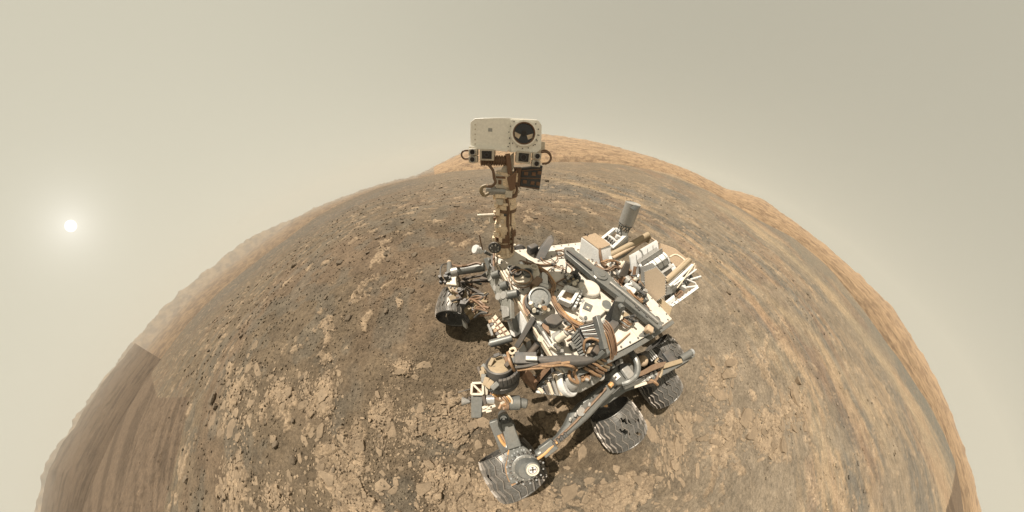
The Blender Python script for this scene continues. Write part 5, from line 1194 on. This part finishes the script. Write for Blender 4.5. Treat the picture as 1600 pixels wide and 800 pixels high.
# ladder-like cable carriers
cc = B().prism([(0.465,0.23,1.14), (0.419,0.21,1.18), (0.414,0.278,1.18), (0.44,0.356,1.14), (0.47,0.349,1.12)], (0, 0, -.05)).build('cable_carrier', dgrey, rover, .004)
for k in range(8):
    f_ = k / 7.0; B().bar(mid((0.471,0.231,1.15), (0.472,0.351,1.13), f_), mid((0.426,0.212,1.19), (0.446,0.356,1.15), f_), .012, .03).build('carrier_rib', grey, cc, .002)
c2 = B().prism([(0.402,0.193,1.17), (0.351,0.2,1.2), (0.296,0.22,1.22), (0.341,0.329,1.22), (0.385,0.318,1.2), (0.406,0.268,1.17)], (0, 0, -.06)).build('cable_carrier', dgrey, rover, .006)
for k in range(8):
    f_ = k / 7.0; B().bar(mid((0.411,0.199,1.2), (0.415,0.272,1.19), f_), mid((0.32,0.225,1.24), (0.36,0.328,1.24), f_), .010, .02).build('carrier_rib', (black, grey)[k % 2], c2, .002)
sh = B().lathe((0.312,0.345,1.05), (0, 0, 1), [(0, .10), (.10, .10), (.12, .085), (.12, .05), (.06, .045)], 28).build('arm_shoulder', grey, rover, .004)
B().tube([(0.439,0.364,1.12), (0.451,0.324,1.18), (0.443,0.294,1.22), (0.417,0.297,1.24), (0.383,0.322,1.24), (0.351,0.356,1.22)], .008, 7).build('shoulder_cable', copper, sh)
B().box((0.391,0.37,1.19), .06, .04, .04, rz=.4).build('shoulder_unit', black, sh, .006)
B().prism([(0.406,0.327,1.18), (0.362,0.325,1.19), (0.396,0.374,1.17), (0.43,0.362,1.16)], (0, 0, -.03)).build('shoulder_flap', tan, sh, .003)
B().bar((0.315,0.201,1.28), (0.374,0.392,1.24), .030, .05).build('shoulder_post', grey, rover, .004)
B().bar((0.366,0.392,1.23), (0.44,0.425,1.08), .025, .04).build('shoulder_brace', grey, sh, .003)
B().bar((0.349,0.419,1.15), (0.435,0.437,1.04), .02, .03).build('shoulder_brace', grey, sh, .003)
for k in range(7):
    f_ = k / 6.0
    B().tube([V3(p) + Vector((-.012 * k, -.004 * k + .006 * (k % 2), .008 * (k % 3))) for p in ((0.288,0.268,1.22), (0.284,0.319,1.22), (0.285,0.367,1.2), (0.285,0.417,1.17), (0.278,0.466,1.12), (0.291,0.491,1.08), (0.307,0.494,1.05))], .0058, 7).build('shoulder_harness', (copper, copperd, brown, copper, copperd, brown, copper)[k], sh)
for k in range(5):
    B().tube([V3(p) + Vector((.03 * k, .005 * k, 0)) for p in ((0.257,0.51,1.06), (0.306,0.474,1.1), (0.345,0.433,1.13), (0.371,0.404,1.14))], .010, 7).build('shoulder_harness', (copper, olive, copper, copperd, copper)[k], sh)
# left body side boxes
lb = B().prism([(0.029,0.416,1.02), (-0.086,0.427,1.02), (-0.079,0.498,1), (0.019,0.486,1)], (0, 0, -.20)).build('side_box', grey, rover, .006)
B().prism([(-0.065,0.425,1.05), (-0.222,0.449,1.05), (-0.224,0.494,1.03), (-0.07,0.475,1.03)], (0, 0, -.12)).build('side_box', dgrey, rover, .006)
B().prism([(-0.097,0.452,1.07), (-0.154,0.464,1.07), (-0.137,0.488,1.06), (-0.098,0.479,1.06)], (0, 0, .02)).build('side_tab', tan, rover, .004)
B().prism([(0.115,0.429,1.02), (0.083,0.429,1.02), (0.089,0.461,1.02), (0.117,0.457,1.02)], (0, 0, .012)).build('side_tab', quilt, lb, .002)
for k in range(9):
    p = mid((-0.037,0.497,0.98), (-0.198,0.511,1), k / 8.0); B().cyl(p, V3(p) + Vector((.01 * (k % 3 - 1), .03, .03)), .012, n=8).build('side_fitting', (copperd, lgrey, grey)[k % 3], rover)
B().tube([(-0.268,0.501,1.06), (-0.434,0.498,1.05), (-0.611,0.506,1.03), (-0.792,0.499,1)], .018, 8).build('side_cable', copper, rover)
B().tube([(-0.286,0.505,1), (-0.47,0.528,0.98), (-0.699,0.549,0.96), (-0.856,0.526,0.94)], .028, 8).build('side_tube', grey, rover)
B().cyl((0.067,0.482,0.95), (-0.032,0.502,0.97), .02, n=10).build('side_tube', cream, rover)
B().prism([(-0.014,0.508,0.93), (-0.062,0.516,0.93), (-0.071,0.548,0.9), (-0.029,0.543,0.9)], (0, 0, -.03)).build('side_tab', white, rover, .003)
for k in range(8):
    p = mid((0.295,0.513,1), (0.146,0.535,1), k / 7.0); B().box(V3(p) + Vector((0, 0, .02 * (k % 2))), .035, .03, .04, rz=k * .6).build('pivot_fitting', (grey, lgrey, dgrey)[k % 3], hub, .004)

# white ribbed housing with its dome
wc0 = B().prism([(0.768,0.433,1), (0.628,0.367,1.06), (0.586,0.36,1.08), (0.59,0.426,1.06), (0.631,0.516,1)], (0, 0, -.05)).build('ribbed_housing', white, rover, .006)
for k in range(5):
    f_ = (k + .6) / 5.2
    B().bar(mid((0.774,0.427,1.035), (0.641,0.367,1.095), f_), mid((0.769,0.434,1.035), (0.641,0.508,1.035), f_), .016, .05).build('housing_rib', (quilt, dgrey, quilt, lgrey, quilt)[k], wc0, .002)
B().bar((0.747,0.419,1.04), (0.606,0.422,1.08), .010, .02).build('housing_rib', grey, wc0, .002)
B().bar((0.78,0.429,1.02), (0.638,0.513,1.02), .014, .03).build('housing_edge', white, wc0, .003)
dc = V3((0.561,0.449,1.06)); da = Vector((-.55, .22, .80)).normalized()
B().lathe(dc - da * .03, da, [(-.015, .098), (0, .105), (.025, .105), (.03, .095), (.012, .075)], 32).build('dome_ring', white, wc0, .003)
B().dome(dc, da, .07, .055).build('dome', lgrey, wc0)
B().prism([(0.502,0.4,1.04), (0.432,0.416,1.04), (0.356,0.448,1.03), (0.344,0.491,1.02), (0.319,0.543,1.01), (0.339,0.564,1), (0.41,0.566,0.99), (0.509,0.561,0.98), (0.572,0.528,0.98)], (0, 0, -.06)).build('housing_bracket', lgrey, wc0, .008)
for a_, b_ in (((0.42,0.438,1.05), (0.417,0.52,1.03)), ((0.474,0.509,1.01), (0.357,0.516,1.03)), ((0.431,0.552,1.01), (0.437,0.474,1.04)), ((0.37,0.465,1.05), (0.367,0.539,1.03))):
    B().bar(a_, b_, .012, .03).build('bracket_rib', lgrey, wc0, .003)
B().ring((0.356,0.535,1.03), (0, 0, 1), .022, .009, 18, 6).build('bracket_eye', lgrey, wc0)
for k in range(10):
    p = mid((0.516,0.473,1.07), (0.43,0.483,1.07), rnda.uniform(0, 1)); B().cyl(p, V3(p) + Vector((rnda.uniform(-.03, .03), rnda.uniform(-.02, .03), rnda.uniform(.0, .03))), .011, n=8).build('housing_fitting', rnda.choice((copper, lgrey, copperd)), wc0)
B().tube([(0.58,0.401,1.13), (0.606,0.423,1.15), (0.594,0.455,1.14), (0.562,0.481,1.12), (0.563,0.449,1.13), (0.568,0.418,1.15), (0.543,0.406,1.15), (0.561,0.361,1.15)], .009, 7).build('dome_cable', copper, wc0)
B().tube([(0.518,0.482,1.08), (0.454,0.488,1.07), (0.395,0.491,1.06), (0.351,0.504,1.05)], .013, 7).build('dome_cable', copper, wc0)
B().tube([(0.622,0.363,1.12), (0.602,0.346,1.15), (0.559,0.349,1.15), (0.535,0.386,1.15)], .014, 7).build('housing_handle', lgrey, wc0)

# ------------------------------------------------------------------ instrument turret
tz = 1.0
tcn = V3((0.941,0.261,1)); tcu = V3((0.932,0.2,1.08)); ta = (tcu - tcn).normalized()
tur = B().lathe(tcn - ta * .06, ta, [(0, .095), (.012, .112), (.05, .115), (.055, .106), (.075, .106), (.08, .088), (.15, .088), (.155, .081), (.145, .074), (.145, .001)], 40, False).build('turret', dgrey, rover)
tag(tur, 'round grey drum of tools on the end of the arm')
B().lathe(tcn + ta * .0855, ta, [(0, .072), (.006, .064), (.006, .001)], 32, False).build('turret_top', olive, tur)
b = B()
for k in range(7):
    t = 2.0 + k * .28; _, x_, y_ = frame(ta)
    d = x_ * math.cos(t) + y_ * math.sin(t); B().box(tcn + ta * .02 + d * .110, .03, .05, .04, rz=t).build('turret_block', olive if k % 3 else grey, tur, .004)
for k in range(6):
    p = V3(tcn) + ta * .095 + V3((.05 * math.cos(k * 1.1 + .4), .05 * math.sin(k * 1.1 + .4), 0)); B().box(p, .03 + .01 * (k % 3), .022, .02 + .008 * (k % 2), rz=k * .8).build('turret_fitting', (dgrey, black, brown, grey, dgrey, olive)[k], tur, .004)
B().prism([(0.903,0.181,1.13), (0.872,0.202,1.13), (0.876,0.241,1.12), (0.903,0.217,1.12)], (0, 0, -.02)).build('turret_plate', brown, tur, .003)
band = []
_, x_, y_ = frame(ta)
for k in range(9):
    t = 0.1 + k * .21
    band.append(tcn + ta * .045 + (x_ * math.cos(t) + y_ * math.sin(t)) * .109)
for s_ in (tur,):
    bb = B()
    for i in range(8): bb.bar(band[i], band[i + 1], .018, .055, up=ta)
    bb.build('turret_band', dgrey, tur, .004)
B().box((0.896,0.231,1.12), .035, .025, .03, rz=.5).build('turret_cap', black, tur, .004)
B().tube([(0.875,0.168,1.12), (0.882,0.207,1.15), (0.881,0.237,1.15), (0.873,0.264,1.12), (0.864,0.281,1.08)], .009, 7).build('turret_cable', copper, tur)
B().tube([(0.852,0.15,1.1), (0.83,0.154,1.12), (0.826,0.176,1.12), (0.85,0.179,1.1), (0.862,0.155,1.1)], .008, 7).build('turret_cable', quilt, tur)
for k in range(10):
    p = mid((0.868,0.185,1.1), (0.849,0.255,1.06), rnda.uniform(0, 1)); B().box(V3(p) + Vector((rnda.uniform(-.02, .02), rnda.uniform(-.02, .02), 0)), rnda.uniform(.02, .035), rnda.uniform(.015, .03), .04, rz=rnda.uniform(0, 2)).build('turret_fitting', rnda.choice((dgrey, olive, black, grey)), tur, .003)
B().box((1.063,0.204,0.98), .02, .05, .10, rz=.1).build('turret_latch', black, tur, .004)
B().prism([(1.042,0.309,0.95), (0.993,0.311,0.95), (1.002,0.369,0.95), (1.055,0.353,0.95)], (0, 0, -.05)).build('turret_web', brown, tur, .004)
B().prism([(0.997,0.323,0.97), (0.905,0.356,0.97), (0.943,0.363,0.95), (1.006,0.38,0.94)], (0, 0, -.012)).build('turret_web', lgrey, tur, .002)
B().prism([(1.048,0.266,1), (1.02,0.266,1), (1.053,0.354,0.97), (1.075,0.348,0.97)], (0, 0, -.05)).build('turret_plate', cream, tur, .003)
# imager box with diagonal frame
im = B().prism([(1.15,0.333,0.97), (1.08,0.35,0.97), (1.127,0.474,0.95), (1.184,0.46,0.95)], (0, 0, -.09)).build('imager_box', grey, rover, .004)
fp = [(1.125,0.265,0.985), (1.06,0.278,0.985), (1.078,0.343,0.975), (1.144,0.326,0.975)]
fo = B()
for i in range(4): fo.bar(fp[i], fp[(i + 1) % 4], .014, .03)
fo.bar(fp[0], fp[2], .012, .025)
fo.build('imager_frame', cream, im, .002)
B().prism([V3(p) + Vector((0, 0, -.03)) for p in fp], (0, 0, -.03)).build('imager_back', brown, im)
B().cyl((1.069,0.377,0.95), (1.021,0.391,0.95), .028, n=20).build('imager_motor', chrome, im, .003)
B().box((1.08,0.374,0.95), .02, .06, .06).build('imager_flange', black, im, .003)
for p in ((1.088,0.419,0.95), (1.064,0.429,0.95), (1.044,0.427,0.95), (1.074,0.447,0.94), (1.098,0.436,0.94)): B().box(p, .035, .016, .02).build('imager_bracket', cream, im, .002)
for k in range(12):
    p = mid((1.001,0.365,0.97), (0.974,0.467,0.97), rnda.uniform(0, 1)); q = V3(p) + Vector((rnda.uniform(-.03, .03), rnda.uniform(-.03, .03), rnda.uniform(-.01, .02)))
    B().cyl(p, q, rnda.uniform(.006, .014), n=8).build('wiring', rnda.choice((copper, chrome, copperd, cream, orange)), im)
for k in range(4):
    B().tube([V3(p) + Vector((-.012 * k, 0, .006 * (k % 2))) for p in ((0.99,0.368,0.98), (0.972,0.397,1), (0.963,0.431,0.99), (0.984,0.46,0.97))], .006, 6).build('wiring', (copper, copperd, orange, quilt)[k], im)
gc0, gc1, gc2 = V3((0.947,0.435,0.95)), V3((0.882,0.458,0.95)), V3((0.845,0.48,0.95))
B().lathe(gc0, gc1 - gc0, [(0, .040), (.004, .044), ((gc1 - gc0).length - .006, .044), ((gc1 - gc0).length, .038)], 28).build('brush_motor', grey, im)
B().lathe(gc1 - (gc1 - gc0) * .02, gc2 - gc1, [(0, .030), ((gc2 - gc1).length - .006, .030), ((gc2 - gc1).length, .024)], 24).build('brush_head', grey, im)
B().lathe((0.958,0.431,0.95), gc1 - gc0, [(0, .046), (.012, .046)], 24).build('motor_flange', brown, im)
B().lathe((1.168,0.365,0.93), V3((1.218,0.354,0.93)) - V3((1.168,0.365,0.93)), [(0, .008), (.05, .028), (.052, .001)], 18, False).build('contact_cone', lgrey, im)
B().cyl((1.14,0.292,0.95), (1.227,0.296,0.95), .003, n=6).build('contact_wire', dgrey, im)
B().cyl((1.157,0.347,0.95), (1.17,0.352,0.95), .016, n=10).build('contact_post', black, im)
